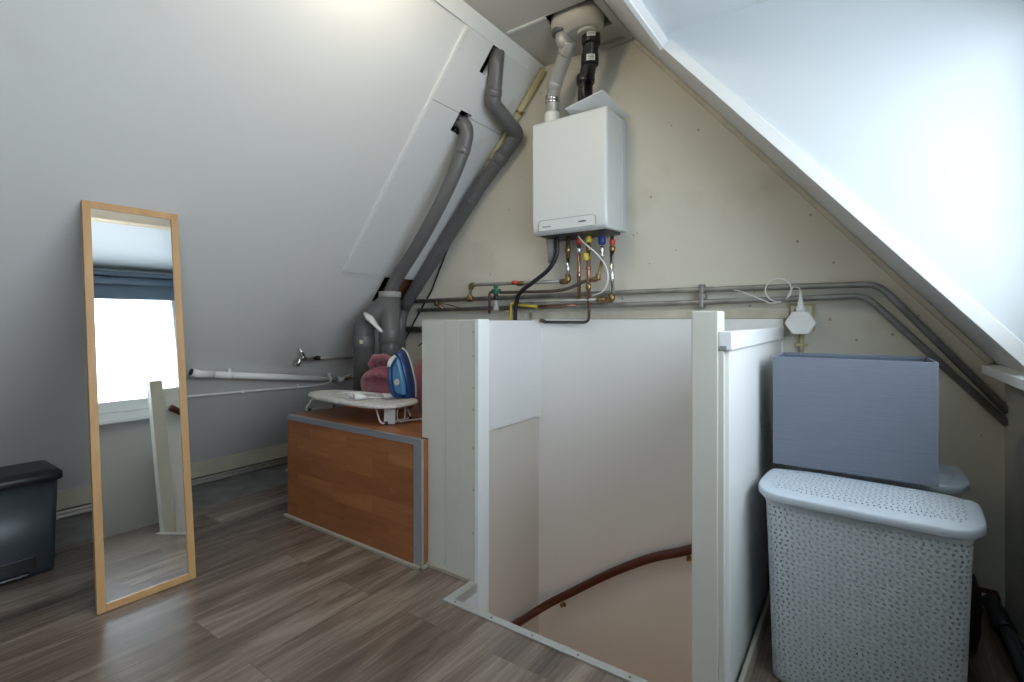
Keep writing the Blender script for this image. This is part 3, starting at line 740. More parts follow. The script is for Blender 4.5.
# black inlet pipe
FK = empty('inlet_pipe', kb[-1], 'black plastic air pipe with white stickers above the boiler', 'air pipe')
bm = nb(); tube(bm, kb, .040, 20, rb=.03); obj('pipe', bm, M['blackm'], FK)
for p, q, r in ((kb[1]+V((0, 0, .02)), kb[1]-V((0, 0, .035)), .049), (kb[2]+V((0, 0, .03)), kb[2]-V((0, 0, .03)), .046), (kb[3]+V((0, 0, .045)), kb[3]-V((0, 0, .0)), .050), (kb[4]+V((0, 0, .05)), kb[4]+V((0, 0, .02)), .047)):
    bm = nb(); collar(bm, p, q, r); obj('socket', bm, M['blackm'], FK)
def sticker(par, c, r, ang, w, h):
    bm = nb(); n = 6
    A = []
    for k in range(n+1):
        t = ang-w/r/2+w/r*k/n
        A.append((V((c.x+(r)*math.cos(t), c.y+(r)*math.sin(t), 0)), V((c.x+(r+.001)*math.cos(t), c.y+(r+.001)*math.sin(t), 0))))
    for k in range(n):
        P = [A[k][0], A[k+1][0], A[k+1][1], A[k][1]]
        q8(bm, [p+V((0, 0, c.z-h/2)) for p in P]+[p+V((0, 0, c.z+h/2)) for p in P])
    s = obj('sticker', bm, M['label'], par)
    bm = nb()
    for j in range(3):
        for k in range(1, n-1):
            P = [V((p.x, p.y, 0)) for p in (A[k][1], A[k+1][1])]
            dd = V((math.cos(ang), math.sin(ang), 0))*.0006
            zz = c.z-h*.28+j*h*.25
            q8(bm, [P[0]+V((0, 0, zz)), P[1]+V((0, 0, zz)), P[1]+dd+V((0, 0, zz)), P[0]+dd+V((0, 0, zz)), P[0]+V((0, 0, zz+h*.1)), P[1]+V((0, 0, zz+h*.1)), P[1]+dd+V((0, 0, zz+h*.1)), P[0]+dd+V((0, 0, zz+h*.1))])
    obj('print', bm, M['print'], s)
sticker(FK, kb[1], .0495, -1.1, .045, .030); sticker(FK, kb[2]+V((.004, -.004, -.012)), .0500, -1.05, .045, .032)

# ================================================================== GREY DRAIN PIPES
def pvcjoint(par, p, d, r, L=.05):
    d = d.normalized(); bm = nb(); collar(bm, p-d*L/2, p+d*L/2, r); obj('joint', bm, M['pvc'], par)
# front drain pipe A, from its hole down to the collar
a0 = V((-1.94, 2.20, 2.26)); a1 = V((-1.895, 2.20, 2.19)); a2 = V((-1.945, 2.20, 2.07)); a3 = V((-2.18, 2.18, 1.72)); a4 = V((-2.34, 2.16, 1.46)); a5 = V((-2.437, 2.15, 1.32)); a6 = V((-2.548, 2.235, 1.27))
PA = empty('drain_pipe', a6, 'grey plastic drain pipe dropping from the lower hole in the sloping wall', 'drain pipe')
pa = [V((-1.945, 2.20, 2.26)), atY(466, 128, 2.205), atY(463, 150, 2.22), atY(447, 190, 2.215), atY(422, 238, 2.22), atY(399, 275, 2.235), a6]
bm = nb(); tube(bm, catmull(pa, 6), .041, 18); obj('pipe', bm, M['pvc'], PA)
pvcjoint(PA, pa[2], pa[1]-pa[3], .044, .04)
bm = nb()
for k in range(9):
    t = 2*PI*k/9; rr = .047+.012*random.random()
    p = SL(2.23, 2.20, .012)+V((0, 1, 0))*rr*math.cos(t)*.75+V((.643, 0, .766))*rr*math.sin(t)
    lathe(bm, [(.004, -.008), (.013, 0), (.005, .008)], p, 7)
obj('ragged_hole_edge', bm, M['blackrub'], PA)  # small black lumps give the pipe hole a ragged dark edge
# rear drain pipe B
b0 = SL(2.52, 2.145, -.08)
pb = [atS(499, 30, -.10), atS(496, 62, .012), atS(493, 104, .075), atY(518, 134, 2.52), atY(480, 186, 2.53), atY(410, 297, 2.53), atY(404, 309, 2.53)]
PBp = empty('drain_pipe', pb[-1], 'grey plastic drain pipe with a double bend running down beside the gable wall', 'drain pipe')
bm = nb(); tube(bm, pb, .044, 18, rb=.05); obj('pipe', bm, M['pvc'], PBp)
pvcjoint(PBp, pb[3].lerp(pb[4], .45), pb[5]-pb[4], .048, .06)
pvcjoint(PBp, pb[2]+(pb[1]-pb[2]).normalized()*.06, pb[1]-pb[2], .047, .04)
pvcjoint(PBp, pb[4]+(pb[5]-pb[4])*.12, pb[5]-pb[4], .047, .03)
bm = nb(); tube(bm, [pb[-1], V((pb[-1].x-.01, 2.5, 1.05)), V((pb[-1].x-.01, 2.5, .558))], .041, 18, rb=.05); obj('lower_pipe', bm, M['pvc'], PBp)
# branch: C2 vertical, arm to C1
c1, c2, RC = V((-2.690, 2.135, 0)), V((-2.556, 2.24, 0)), .068
PC = empty('branch_pipe', (c2.x, c2.y, .557), 'wide grey branched soil pipe standing on the wooden box behind the pink bag', 'drain pipe')
bm = nb(); cyl(bm, (c2.x, c2.y, .5575), (c2.x, c2.y, 1.24), RC); obj('main_pipe', bm, M['pvc'], PC)
bm = nb(); collar(bm, (c2.x, c2.y, 1.235), (c2.x, c2.y, 1.275), RC+.006); obj('top_collar', bm, M['pvclight'], PC)
bm = nb(); collar(bm, (c2.x, c2.y, .93), (c2.x, c2.y, 1.03), RC+.004); obj('joint', bm, M['pvc'], PC)
bm = nb(); tube(bm, [V((c2.x, c2.y, 1.245)), V((c2.x-.005, c2.y-.005, 1.21)), V((c1.x, c1.y, 1.05)), V((c1.x, c1.y, .5575))], RC, 20, rb=.10); obj('branch', bm, M['pvc'], PC)
bm = nb(); collar(bm, (c1.x, c1.y, .90), (c1.x, c1.y, .985), RC+.004); obj('joint', bm, M['pvc'], PC)
st = V((c1.x+.045, c1.y-.056, .945))
bm = nb(); sx = V((.78, .62, 0)); sn = V((.62, -.78, 0))
q8(bm, [st-sx*.011-V((0, 0, .012)), st+sx*.011-V((0, 0, .012)), st+sx*.011+V((0, 0, .012)), st-sx*.011+V((0, 0, .012))]+[p+sn*.002 for p in (st-sx*.011-V((0, 0, .012)), st+sx*.011-V((0, 0, .012)), st+sx*.011+V((0, 0, .012)), st-sx*.011+V((0, 0, .012)))])
obj('yellow_sticker', bm, M['creampl'], PC)
# small silver tap-like overflow funnel on the branch
FN = nb()
p0 = atY(365, 313, 2.07); p1 = atY(382, 332, 2.09)
dd = (p1-p0)
tube(FN, [p0, p0+dd*.25, p0+dd*.3, p0+dd*.6, p1], [.016, .032, .034, .022, .013], 14, flat=.5)
obj('pipe_clamp', FN, M['label'], label='shiny crumpled silver clip fastened on the bend of the branched grey pipe', cat='clip')
# wood seen in the opening behind the pipes
bm = nb(); slab8(bm, [SL(1.15, 2.40, -.10), SL(1.40, 2.40, -.10), SL(1.40, 2.58, -.10), SL(1.15, 2.58, -.10), SL(1.15, 2.40, -.05), SL(1.40, 2.40, -.05), SL(1.40, 2.58, -.05), SL(1.15, 2.58, -.05)], .003)
struct('roof_batten', bm, M['rawwood'])
# yellowed conduit tube in the corner of slope and gable
CT = empty('conduit', SL(1.9, 2.56, .03), 'yellowed tube running up the corner between sloping wall and gable', 'conduit')
bm = nb(); tube(bm, [SL(1.55, 2.57, .03), SL(2.615, 2.57, .030)], .020, 12); obj('tube', bm, M['yellowed'], CT)
for z in (2.40, 2.14, 1.9):
    bm = nb(); p = SL(z, 2.57, .03); dr = V((.643, 0, .766))
    collar(bm, p-dr*.008, p+dr*.008, .022, 12); cyl(bm, p+V((.01, -.01, 0)), p+V((.045, .0, -.012)), .004, seg=8); obj('clip', bm, M['brass'], CT)
CB = nb(); tube(CB, [SL(2.05, 2.59, .012), SL(1.62, 2.592, .07), V((-2.52, 2.594, 1.30)), V((-2.70, 2.594, 1.07)), V((-2.80, 2.594, .93))], .006, 8, rb=.1)
obj('cable', CB, M['blackm'], label='thin dark cable following the rear drain pipe down the gable', cat='cable')

# ================================================================== PIPES ON THE LEFT SLOPE
t0, t1 = V((-3.055, 1.27, .775)), V((-3.17, 2.36, .64))
WP = empty('white_waste_pipe', t0, 'thick off-white waste pipe clipped along the left sloping wall above the skirting', 'pipe')
e0 = SL(.845, 1.20, -.015)
t0 = atS(208, 374.2, .035); t1 = atS(342, 379.6, .035)
bm = nb(); tube(bm, [t0, t1], .0205, 16); obj('pipe', bm, M['whitepl'], WP)
bm = nb(); tube(bm, [t0+(t0-t1).normalized()*(-.03), t0+(t0-t1).normalized()*.055, t0+(t0-t1).normalized()*.055+V((-.0, -.035, .012))], .024, 16, rb=.03); obj('elbow', bm, M['whitepl'], WP)
bm = nb(); pe = t0+(t0-t1).normalized()*.055+V((-.0, -.035, .012)); cyl(bm, pe+V((.0, .012, -.004)), pe+V((.0, -.004, .0015)), .019); obj('open_end_shade', bm, M['blackrub'], WP)  # black disc paints the dark inside of the open pipe
for k in (.18, .93):
    p = t0.lerp(t1, k-.06); q = t0.lerp(t1, k-.045)
    bm = nb(); collar(bm, p, q, .0245, 14); box(bm, (p.x-.012, p.y, p.z+.018), (p.x+.006, q.y, p.z+.04), .002); obj('clip', bm, M['whitepl'], WP)
bm = nb(); collar(bm, t1-(t1-t0).normalized()*.05, t1+(t1-t0).normalized()*.005, .0235, 14); obj('end_socket', bm, M['whitepl'], WP)
w0, w1 = SL(.655, .9, .014), SL(.638, 1.62, .014); w2 = SL(.620, 2.2, .014); w3 = SL(.68, 2.42, .014)
TP = empty('thin_pipe', w0, 'thin white pipe running below the thick waste pipe on the sloping wall', 'pipe')
bm = nb(); tube(bm, catmull([w0, w1, w2, w3], 6), .0078, 12); obj('pipe', bm, M['whitepl'], TP)
for w in (w1, SL(.63, 2.0, .014)):
    bm = nb(); box(bm, w+V((-.012, -.006, -.011)), w+V((.011, .006, .013)), .002); obj('clip', bm, M['whitepl'], TP)
# brass tube between waste pipe and drain
bm = nb(); tube(bm, [t1+V((0, .0, 0)), V((-3.12, 2.43, .66)), V((-3.02, 2.5, .70))], .008, 10, rb=.03)
obj('brass_pipe', bm, M['brass'], label='short brass tube leading from the white waste pipe towards the grey drains', cat='pipe')
# wall tap with supply pipe
tp = SL(.86, 1.93, .05)
TA = empty('wall_tap', tp, 'chrome lever tap on a brass supply pipe at the left sloping wall', 'tap')
te = SL(.845, 2.34, .05)
bm = nb(); tube(bm, [tp+V((0, .05, 0)), te], .0085, 12); obj('supply_pipe', bm, M['steelpipe'], TA)
bm = nb(); collar(bm, tp+V((0, .07, 0)), tp+V((0, .10, 0)), .017, 6); obj('nut', bm, M['blackm'], TA)
bm = nb(); tube(bm, [tp+V((0, .07, 0)), tp, tp+V((.01, -.05, .004)), tp+V((.02, -.075, -.04))], [.012]*4, 14, rb=0)
obj('spout', bm, M['chrome'], TA)
bm = nb(); tube(bm, [tp+V((.005, -.012, .0)), tp+V((.01, -.03, .035)), tp+V((.015, -.06, .075))], [.012, .009, .007], 12); obj('lever', bm, M['chrome'], TA)
bm = nb(); collar(bm, te+V((0, -.02, 0)), te+V((0, .02, 0)), .014, 6); obj('fitting', bm, M['brass'], TA)
# two steel pipes at the foot of the slope
for i, (x, z, r) in enumerate(((-3.645, .012, .011), (-3.60, .004, .011))):
    bm = nb(); cyl(bm, (x, YB+.02, z+.0), (x+0.0, 2.55, z+.0), r, seg=12)
    obj('floor_pipe', bm, M['silver'], label=('steel heating pipe lying against the cream board at the foot of the slope', 'steel heating pipe on the concrete, the one further from the cream board')[i], cat='pipe')
bm = nb(); tube(bm, [(-3.42, 2.02, -.003), (-3.36, 2.06, .004), (-3.25, 2.07, -.002)], .006, 8, rb=.02); obj('pipe_stub', bm, M['whitepl'], label='short pale offcut of tube lying on the bare concrete strip', cat='pipe')

# ================================================================== HEATING PIPES ON THE GABLE
YP = 2.562
def P_(u, v, Y=YP): return atY(u, v, Y)
HU = empty('heating_pipe', P_(660, 290), 'upper of two long steel heating pipes crossing the gable, bending down at the right', 'pipe', None)
bm = nb(); tube(bm, [V((-2.80, YP, 1.222)), V((-.85, YP, 1.236)), P_(878, 284), P_(1008, 412)], .0138, 14, rb=.10); obj('pipe', bm, M['steelpipe'], HU)
HL = empty('heating_pipe', P_(660, 302), 'lower of two long steel heating pipes crossing the gable, bending down at the right', 'pipe', None)
bm = nb(); tube(bm, [V((-2.62, YP, 1.158)), V((-.85, YP, 1.170)), P_(866, 296), P_(1008, 424.5)], .0138, 14, rb=.10); obj('pipe', bm, M['steelpipe'], HL)
def joint_at(par, p, q, r, m='steelpipe', nm='joint', seg=8):
    bm = nb(); collar(bm, p, q, r, seg); obj(nm, bm, M[m], par)
cp = P_(702, 293)
bm = nb(); box(bm, (cp.x-.010, YP-.020, 1.145), (cp.x+.010, YG-.001, 1.262), .004); box(bm, (cp.x-.018, YP-.017, 1.188), (cp.x+.018, YG-.001, 1.212), .004)
obj('pipe_bracket', bm, M['steelpipe'], label='double metal bracket holding both heating pipes on the gable', cat='bracket')
# dark pipe low at the far left
bm = nb(); tube(bm, [V((-2.75, 2.55, 1.02)), V((-1.7, 2.55, 1.02))], .021, 14); obj('grey_waste_pipe', bm, M['pvc'], label='dark grey horizontal pipe behind the iron, below the two heating pipes', cat='pipe')
bm = nb(); tube(bm, catmull([V((-2.62, 2.56, .90)), V((-2.50, 2.56, .96)), V((-2.36, 2.56, .965)), V((-2.2, 2.56, .93)), V((-2.1, 2.56, .80))], 6), .005, 8); obj('cable', bm, M['blackm'], label='thin black cable hanging on the gable behind the iron', cat='cable')

YQ = 2.50   # pipes standing further out
def hfit(bm, p, L=.022, r=.014, ax=V((1, 0, 0)), seg=6): tube(bm, [p-ax*L/2, p-ax*L*.3, p+ax*L*.3, p+ax*L/2], [r*.85, r, r, r*.85], seg)
Zv = V((0, 0, 1)); Xv = V((1, 0, 0))
# funnel
FU = empty('condensate_funnel', P_(552, 255, 2.5), 'grey condensate funnel with black hose under the left of the boiler', 'funnel')
f0 = P_(552, 238, 2.5); f1 = P_(552.5, 263, 2.5)
bm = nb(); loft(bm, [ring(f1.x-.020, f1.x+.018, 2.48, 2.52, .008, f1.z), ring(f0.x-.028, f0.x+.026, 2.47, 2.53, .010, f0.z+.0)]); obj('funnel', bm, M['pvclight'], FU)
hz = [P_(557, 238, 2.47), P_(556.5, 255, 2.47), P_(548, 270, 2.46), P_(532, 283, 2.46), P_(520, 293, 2.47), P_(516, 305, 2.49), P_(515, 322, 2.5)]
bm = nb(); tube(bm, catmull(hz, 6), .0125, 12); obj('black_hose', bm, M['blackrub'], FU)
# pipe 1 (568): down, elbow left, long run to the drop at the far left
G1 = empty('return_pipe', P_(568, 260, YQ), 'brass and steel return pipe leaving the boiler and running left to the tee', 'pipe')
a = P_(568, 238, YQ); b_ = P_(568, 281, YQ)
l = [a, b_, P_(471, 285, YQ), P_(470, 298, YQ), V((P_(470, 298, YQ).x, YP-.02, 1.20))]
bm = nb(); tube(bm, [l[1], l[2], l[3]], .0105, 12, rb=.015); obj('steel_run', bm, M['steelpipe'], G1)
bm = nb(); cyl(bm, P_(568, 256, YQ), b_, .0115, seg=12); obj('bare_pipe', bm, M['chrome'], G1)
def fit(par, p, L, r, ax, m='brass', seg=8, nm='brass_fitting'):
    bm = nb(); hfit(bm, p, L, r, ax, seg); return obj(nm, bm, M[m], par)
bm = nb(); cyl(bm, a, P_(568, 258, YQ), .013, seg=8); obj('brass_tail', bm, M['brass'], G1)
fit(G1, P_(568, 250, YQ), .03, .019, Zv); 
bm = nb(); tube(bm, [b_+V((0, 0, .035)), b_+V((0, 0, -.002)), b_+V((-.045, 0, -.002))], .0165, 10, rb=.012); obj('brass_elbow', bm, M['brass'], G1)
bm = nb(); tube(bm, [l[2]+V((.028, 0, 0)), l[2], l[2]+V((0, 0, -.03))], .0165, 10, rb=.012); obj('brass_elbow', bm, M['brass'], G1)
fit(G1, l[3]+V((0, 0, .004)), .035, .017, Zv); fit(G1, l[3]+V((0, 0, -.006)), .055, .019, Xv); fit(G1, P_(521, 283.5, YQ), .06, .0155, Xv)

bm = nb(); p = P_(515, 283, YQ-.01); lathe(bm, [(.006, 0), (.020, .004), (.022, .015), (.018, .024)], p+V((0, 0, -.01)), 12); obj('red_knob', bm, M['redv'], G1)
# pipe 2, 3 copper
def vertical(name, u, v0, v1, m, r, label, fits, caps):
    G = empty(name, P_(u, v1, YQ), label, 'pipe')
    bm = nb(); cyl(bm, P_(u, v0, YQ), P_(u, v1, YQ), r, seg=12); obj('pipe', bm, M[m], G)
    for (v, L, rr, mm) in fits:
        bm = nb(); hfit(bm, P_(u, v, YQ), L, rr, Zv, 8); obj('fitting', bm, M[mm], G)
    for (v, mm) in caps:
        p = P_(u, v, YQ); bm = nb(); lathe(bm, [(.012, -.018), (.018, -.014), (.018, .014), (.012, .02)], p, 12); obj('valve_cap', bm, M[mm], G)
    return G
vertical('copper_pipe', 579, 238, 299, 'copper', .010, 'copper pipe with red cap dropping from the middle of the boiler', [(250, .03, .014, 'chrome'), (275, .03, .014, 'copper')], [(241, 'redv')])
G3 = vertical('copper_pipe', 588.5, 238, 306, 'copper', .011, 'copper gas pipe with yellow valve dropping from the boiler', [(248, .04, .016, 'brass'), (287, .035, .016, 'brass'), (268, .02, .014, 'copper')], [(239.5, 'yellow')])
bm = nb(); p = P_(586, 257, YQ-.03); lathe(bm, [(.010, -.022), (.017, -.016), (.017, .016), (.010, .022)], p, 12); cyl(bm, p, p+V((.01, .03, 0)), .008); obj('yellow_handle', bm, M['yellow'], G3)
bm = nb(); tube(bm, [P_(589, 306, YQ), P_(589, 322.3, YQ+.05), P_(545, 322, YQ+.07)], .0085, 12, rb=.05)
tube(bm, [P_(545, 322, YQ+.07), P_(541, 320, YQ+.04)], .012, 10); obj('dark_tube', bm, M['brownhose'], G3)
# pipe 4 blue cap, hose to the green valve
G4 = empty('cold_water_pipe', P_(602, 250, YQ), 'blue capped cold water pipe bending left in a dark tube to the green valve', 'pipe')
bm = nb(); p = P_(602, 241, YQ); lathe(bm, [(.014, -.02), (.021, -.012), (.021, .018), (.015, .026)], p, 12); obj('blue_cap', bm, M['bluev'], G4)
bm = nb(); hfit(bm, P_(602, 250, YQ), .04, .012, Zv, 8); cyl(bm, P_(602, 246, YQ), P_(602, 262, YQ), .009); obj('steel_joint', bm, M['chrome'], G4)
bm = nb(); tube(bm, [P_(602, 260, YQ), P_(599, 275, YQ), P_(598.5, 279, YQ)], .009, 12); hfit(bm, P_(598, 277, YQ), .035, .015, Zv, 8); hfit(bm, P_(594.5, 279.5, YQ), .035, .014, Xv, 8); obj('brass_elbow', bm, M['brass'], G4)
bm = nb(); tube(bm, catmull([P_(597, 279.5, YQ), P_(584, 281.5, YQ), P_(572, 287, YQ-.02), P_(562, 290, YQ-.02), P_(545, 291.5, YQ-.02), P_(500, 292.5, YQ-.02)], 6), .0095, 12); obj('dark_tube', bm, M['brownhose'], G4)
# green valve assembly
GV = empty('green_valve', P_(496, 292, YQ-.02), 'green plastic safety valve on a grey drain tube beside the partition top', 'valve')
gp = P_(496, 291, YQ-.02)
bm = nb(); tube(bm, [gp+V((-.022, 0, 0)), gp+V((.03, 0, 0))], [.016, .013], 10); lathe(bm, [(.015, -.022), (.018, -.01), (.013, .004), (.010, .02), (.016, .022), (.016, .032), (.008, .036)], gp, 12); obj('body', bm, M['greenv'], GV)
bm = nb(); lathe(bm, [(.013, -.058), (.016, -.05), (.016, -.03), (.012, -.022)], gp, 12); obj('black_cup', bm, M['blackm'], GV)
bm = nb(); lathe(bm, [(.021, -.125), (.021, -.112), (.017, -.108), (.017, -.066), (.021, -.058)], gp, 14); obj('grey_tube', bm, M['pvclight'], GV)
bm = nb(); tube(bm, [gp+V((-.02, 0, .002)), gp+V((-.052, 0, -.01)), gp+V((-.052, 0, -.14))], .008, 10, rb=.03); obj('side_tube', bm, M['brownhose'], GV)
# yellow gas sleeve
YS = empty('gas_pipe', P_(515, 305, 2.52), 'yellow sleeved gas pipe rising behind the white stairwell board', 'pipe')
bm = nb(); tube(bm, [P_(511, 330, 2.5), P_(511, 305, 2.5), P_(516, 301, 2.5), P_(519, 305, 2.52), P_(538, 306.5, 2.53)], .0085, 12, rb=.018); obj('sleeve', bm, M['yellow'], YS)
bm = nb(); tube(bm, [P_(538, 306.5, 2.53), P_(576, 305, 2.54)], .0075, 12); obj('copper_end', bm, M['copper'], YS)
# pipe 6
G6 = empty('flow_pipe', P_(612, 290, YQ), 'bare steel flow pipe at the right of the boiler turning left in a brass elbow', 'pipe')
a, b_ = P_(612, 252, YQ), P_(612, 300, YQ)
bm = nb(); cyl(bm, a, b_, .0125, seg=14); obj('pipe', bm, M['chrome'], G6)
fit(G6, P_(612.3, 249, YQ), .03, .018, Zv); bm = nb(); cyl(bm, P_(612, 236, YQ), a, .011); obj('brass_tail', bm, M['brass'], G6)
bm = nb(); tube(bm, [P_(612, 294, YQ), P_(612, 300, YQ), P_(605, 300, YQ)], .0165, 10, rb=.012); obj('brass_elbow', bm, M['brass'], G6); fit(G6, P_(602, 299.8, YQ), .05, .019, Xv)
bm = nb(); hfit(bm, P_(612.3, 242, YQ), .028, .016, Zv, 10); obj('red_ring', bm, M['redv'], G6)
bm = nb(); tube(bm, [P_(600, 299.6, YQ), P_(520, 302, YQ), P_(512, 303, 2.53)], .0105, 12, rb=.01); obj('steel_run', bm, M['steelpipe'], G6)
# fittings at left
bm = nb(); p = P_(440, 305, 2.54)
tube(bm, [P_(435.5, 302, 2.54), P_(443, 309, 2.54)], .012, 8); hfit(bm, P_(437, 303.5, 2.54), .03, .018, Xv); tube(bm, catmull([P_(438, 303, 2.53), P_(450, 305, 2.52), P_(462, 308.5, 2.53)], 5), .004, 8)
obj('bleed_valve', bm, M['brass'], label='small brass bleed valve on the lower heating pipe above the partition', cat='valve')
# white control cable under the boiler
bm = nb(); tube(bm, catmull([P_(578, 236, 2.46), P_(584, 243, 2.45), P_(597, 254, 2.45), P_(605.5, 266, 2.45), P_(608, 280, 2.46), P_(603, 291, 2.48), P_(592, 296, 2.51)], 8), .0045, 8)
obj('cable', bm, M['whitepl'], label='thin white cable looping down from the underside of the boiler', cat='cable')

# ================================================================== SOCKET AND HEXAGONAL PLUG
SK = empty('wall_socket', P_(800, 318, 2.6), 'cream double wall socket behind the white hexagonal plug', 'socket')
p = atY(801, 317, 2.6)
bm = nb(); box(bm, (p.x-.055, YG-.006, 1.035), (p.x+.055, YG-.0005, 1.158), .001); obj('back_board', bm, M['yellowed'], SK)
bm = nb(); box(bm, (p.x-.038, YG-.04, 1.045), (p.x+.045, YG-.0055, 1.148), .006); obj('socket_body', bm, M['creampl'], SK)
bm = nb(); q = p+V((0, -.0415, 0)); tube(bm, [V((q.x, YG-.038, 1.115)), V((q.x, YG-.0415, 1.115))], [.028, .026], 20); obj('socket_ring', bm, M['greypl'], SK)
bm = nb(); cyl(bm, (p.x+.003, YG-.015, .90), (p.x+.003, YG-.015, 1.045), .010, seg=12); obj('conduit', bm, M['yellowed'], SK)
bm = nb(); box(bm, (p.x-.022, YG-.028, .968), (p.x+.028, YG-.001, .978), .002); obj('conduit_clip', bm, M['yellowed'], SK)
HP = empty('hexagonal_plug', P_(800.5, 323, 2.5), 'white hexagonal plug hanging in the wall socket by the balustrade', 'plug')
hc = atY(800.5, 323, 2.52)
poly = [(.062*math.cos(t), .058*math.sin(t)) for t in [PI/3*k for k in range(6)]]
t = bmesh.new(); prism(t, poly, lambda u, v, d: V((hc.x+u, d, hc.z+v)), 2.505, 2.548); bmesh.ops.recalc_face_normals(t, faces=t.faces[:]); bmesh.ops.bevel(t, geom=t.edges[:], offset=.005, segments=3, affect='EDGES', profile=.5)
bm = nb(); merge(bm, t); obj('housing', bm, M['whitepl'], HP)
bm = nb(); cyl(bm, (hc.x, 2.548, hc.z+.02), (hc.x, 2.561, hc.z+.02), .017); obj('neck', bm, M['whitepl'], HP)
bm = nb(); lathe(bm, [(.019, .045), (.019, .065), (.012, .08), (.007, .11), (.005, .135)], (hc.x, 2.528, hc.z), 16); obj('flex_grommet', bm, M['whitepl'], HP)
rc = atY(778, 290, 2.53)
loop = [V((rc.x+.052*math.cos(t), 2.535+.003*math.sin(t*2), rc.z+.052*math.sin(t)*1.02)) for t in [PI*2*k/28-.9 for k in range(27)]]
bm = nb(); tube(bm, [V((hc.x, 2.528, hc.z+.13)), V((hc.x-.006, 2.53, hc.z+.155))]+[V((hc.x-.03, 2.535, hc.z+.16))]+loop[:1]+loop[1:]+[V((rc.x-.03, 2.54, rc.z-.06)), P_(740, 291, 2.55), P_(715, 286, 2.56)], .0028, 8, rb=0); obj('cord', bm, M['whitepl'], HP)

# ================================================================== THINGS ON THE WOODEN BOX
TB = .560
IB = empty('ironing_board', (-2.26, 1.74, TB), 'small tabletop ironing board with speckled white cover on the wooden box', 'ironing board')
def ibout(k, z, n=40):
    out = []
    for i in range(n):
        t = 2*PI*i/n; c_, s_ = math.cos(t), math.sin(t)
        x = .385*math.copysign(abs(c_)**(.55 if c_ > 0 else .9), c_); w = .165*(1-.18*(1-(x/.385)) *.5)
        out.append(V((-2.242+x*k, 1.742+w*math.copysign(abs(s_)**(.7), s_)*k, z)))
    return out
bm = nb(); loft(bm, [ibout(.97, .650), ibout(1, .653), ibout(1.003, .660), ibout(.99, .667), ibout(.95, .671)]); obj('padded_cover', bm, M['boardcloth'], IB)
for (x, s) in ((-2.61, 1), (-1.955, -1)):
    xt = x+(.08 if s > 0 else -.05)
    bm = nb(); tube(bm, [V((xt, 1.66, .651)), V((x, 1.655, TB+.008)), V((x, 1.86, TB+.008)), V((xt, 1.85, .651))], .0045, 8, rb=.02); obj('leg', bm, M['wirewhite'], IB)
    for yy in (1.675, 1.84):
        bm = nb(); cyl(bm, (x, yy, TB+.008), (x, yy+.02, TB+.008), .0078, seg=10); obj('foot', bm, M['blackm'], IB)
bm = nb(); tube(bm, [V((-1.955, 1.70, TB+.008)), V((-1.86, 1.88, TB+.010)), V((-1.80, 1.93, .6)), V((-1.90, 1.90, .645))], .004, 8, rb=.02); obj('iron_rest', bm, M['wirewhite'], IB)
bm = nb(); c_ = V((-1.935, 1.70, .60)); slab8(bm, [c_+V((-.03, -.018, -.037)), c_+V((.01, .02, -.04)), c_+V((.012, .022, .045)), c_+V((-.028, -.016, .045))]+[q+V((-.001, .001, 0)) for q in (c_+V((-.03, -.018, -.037)), c_+V((.01, .02, -.04)), c_+V((.012, .022, .045)), c_+V((-.028, -.016, .045)))]); obj('care_label', bm, M['tag'], IB)
bm = nb(); tube(bm, catmull([V((-1.91, 1.73, .648)), V((-1.912, 1.722, .61)), V((-1.905, 1.728, .575)), V((-1.89, 1.742, .575)), V((-1.885, 1.75, .61)), V((-1.89, 1.755, .648))], 5), .0028, 6); obj('draw_string', bm, M['wirewhite'], IB)

# iron standing on its heel; local axes: u = across, n = sole normal, z up
iz = .6735
ic = V((-1.985, 1.825, iz))
IR = empty('steam_iron', ic, 'blue and white steam iron standing upright on the ironing board', 'iron')
iu = V((.80, .30, 0)).normalized(); inn = V((.52, .85, 0)).normalized()
# sole faces to the right-back; body towards the camera-left
sn = V((-.10, .995, 0)).normalized(); su = V((.995, .10, 0)).normalized()
lean = .06
def IP(u, h, d): return ic+su*(u-.13*h)+V((0, 0, h))+sn*(d-lean*h)
def soleout(k, n=16):
    o = []
    for i in range(n+1):
        h = i/n; w = .055*math.sqrt(max(0, 1-(max(0, h-.25)/.75)**1.9)) if h > .25 else .055-.010*(1-h/.25)
        o.append((w*k, h*.262))
    return o
def shell(bm, d0, d1, k0, k1, h0=0, hs0=1, hs1=1):
    rs = []
    for (d, k, hs) in ((d0, k0, hs0), ((d0+d1)/2, (k0+k1)/2+.02, (hs0+hs1)/2), (d1, k1, hs1)):
        o = soleout(k); pts = [IP(-w, h0+h*hs, d) for w, h in o]+[IP(w, h0+h*hs, d) for w, h in reversed(o[:-1])]
        rs.append(pts)
    loft(bm, rs)
bm = nb(); shell(bm, .056, .064, 1.0, 1.0); obj('soleplate', bm, M['wirewhite'], IR)
bm = nb(); shell(bm, .050, .056, 1.02, 1.03, 0, 1, 1.01); obj('white_skirt', bm, M['whitepl'], IR)
bm = nb(); shell(bm, -.002, .0495, .80, 1.0, 0, .90, .99); obj('body', bm, M['ironblue'], IR)
bm = nb(); shell(bm, -.022, -.0025, .50, .70, .02, .72, .78); obj('water_tank', bm, M['ironlight'], IR)
bm = nb(); tube(bm, catmull([IP(0, .012, -.005), IP(0, .02, -.05), IP(0, .06, -.07), IP(0, .13, -.068), IP(0, .18, -.05), IP(0, .205, -.01)], 6), .0125, 12, flat=1.1); obj('handle', bm, M['ironblue'], IR)
bm = nb(); tube(bm, [IP(0, .17, -.072), IP(0, .20, -.048), IP(0, .222, -.012)], [.010, .0125, .008], 12); obj('nozzle', bm, M['whitepl'], IR)
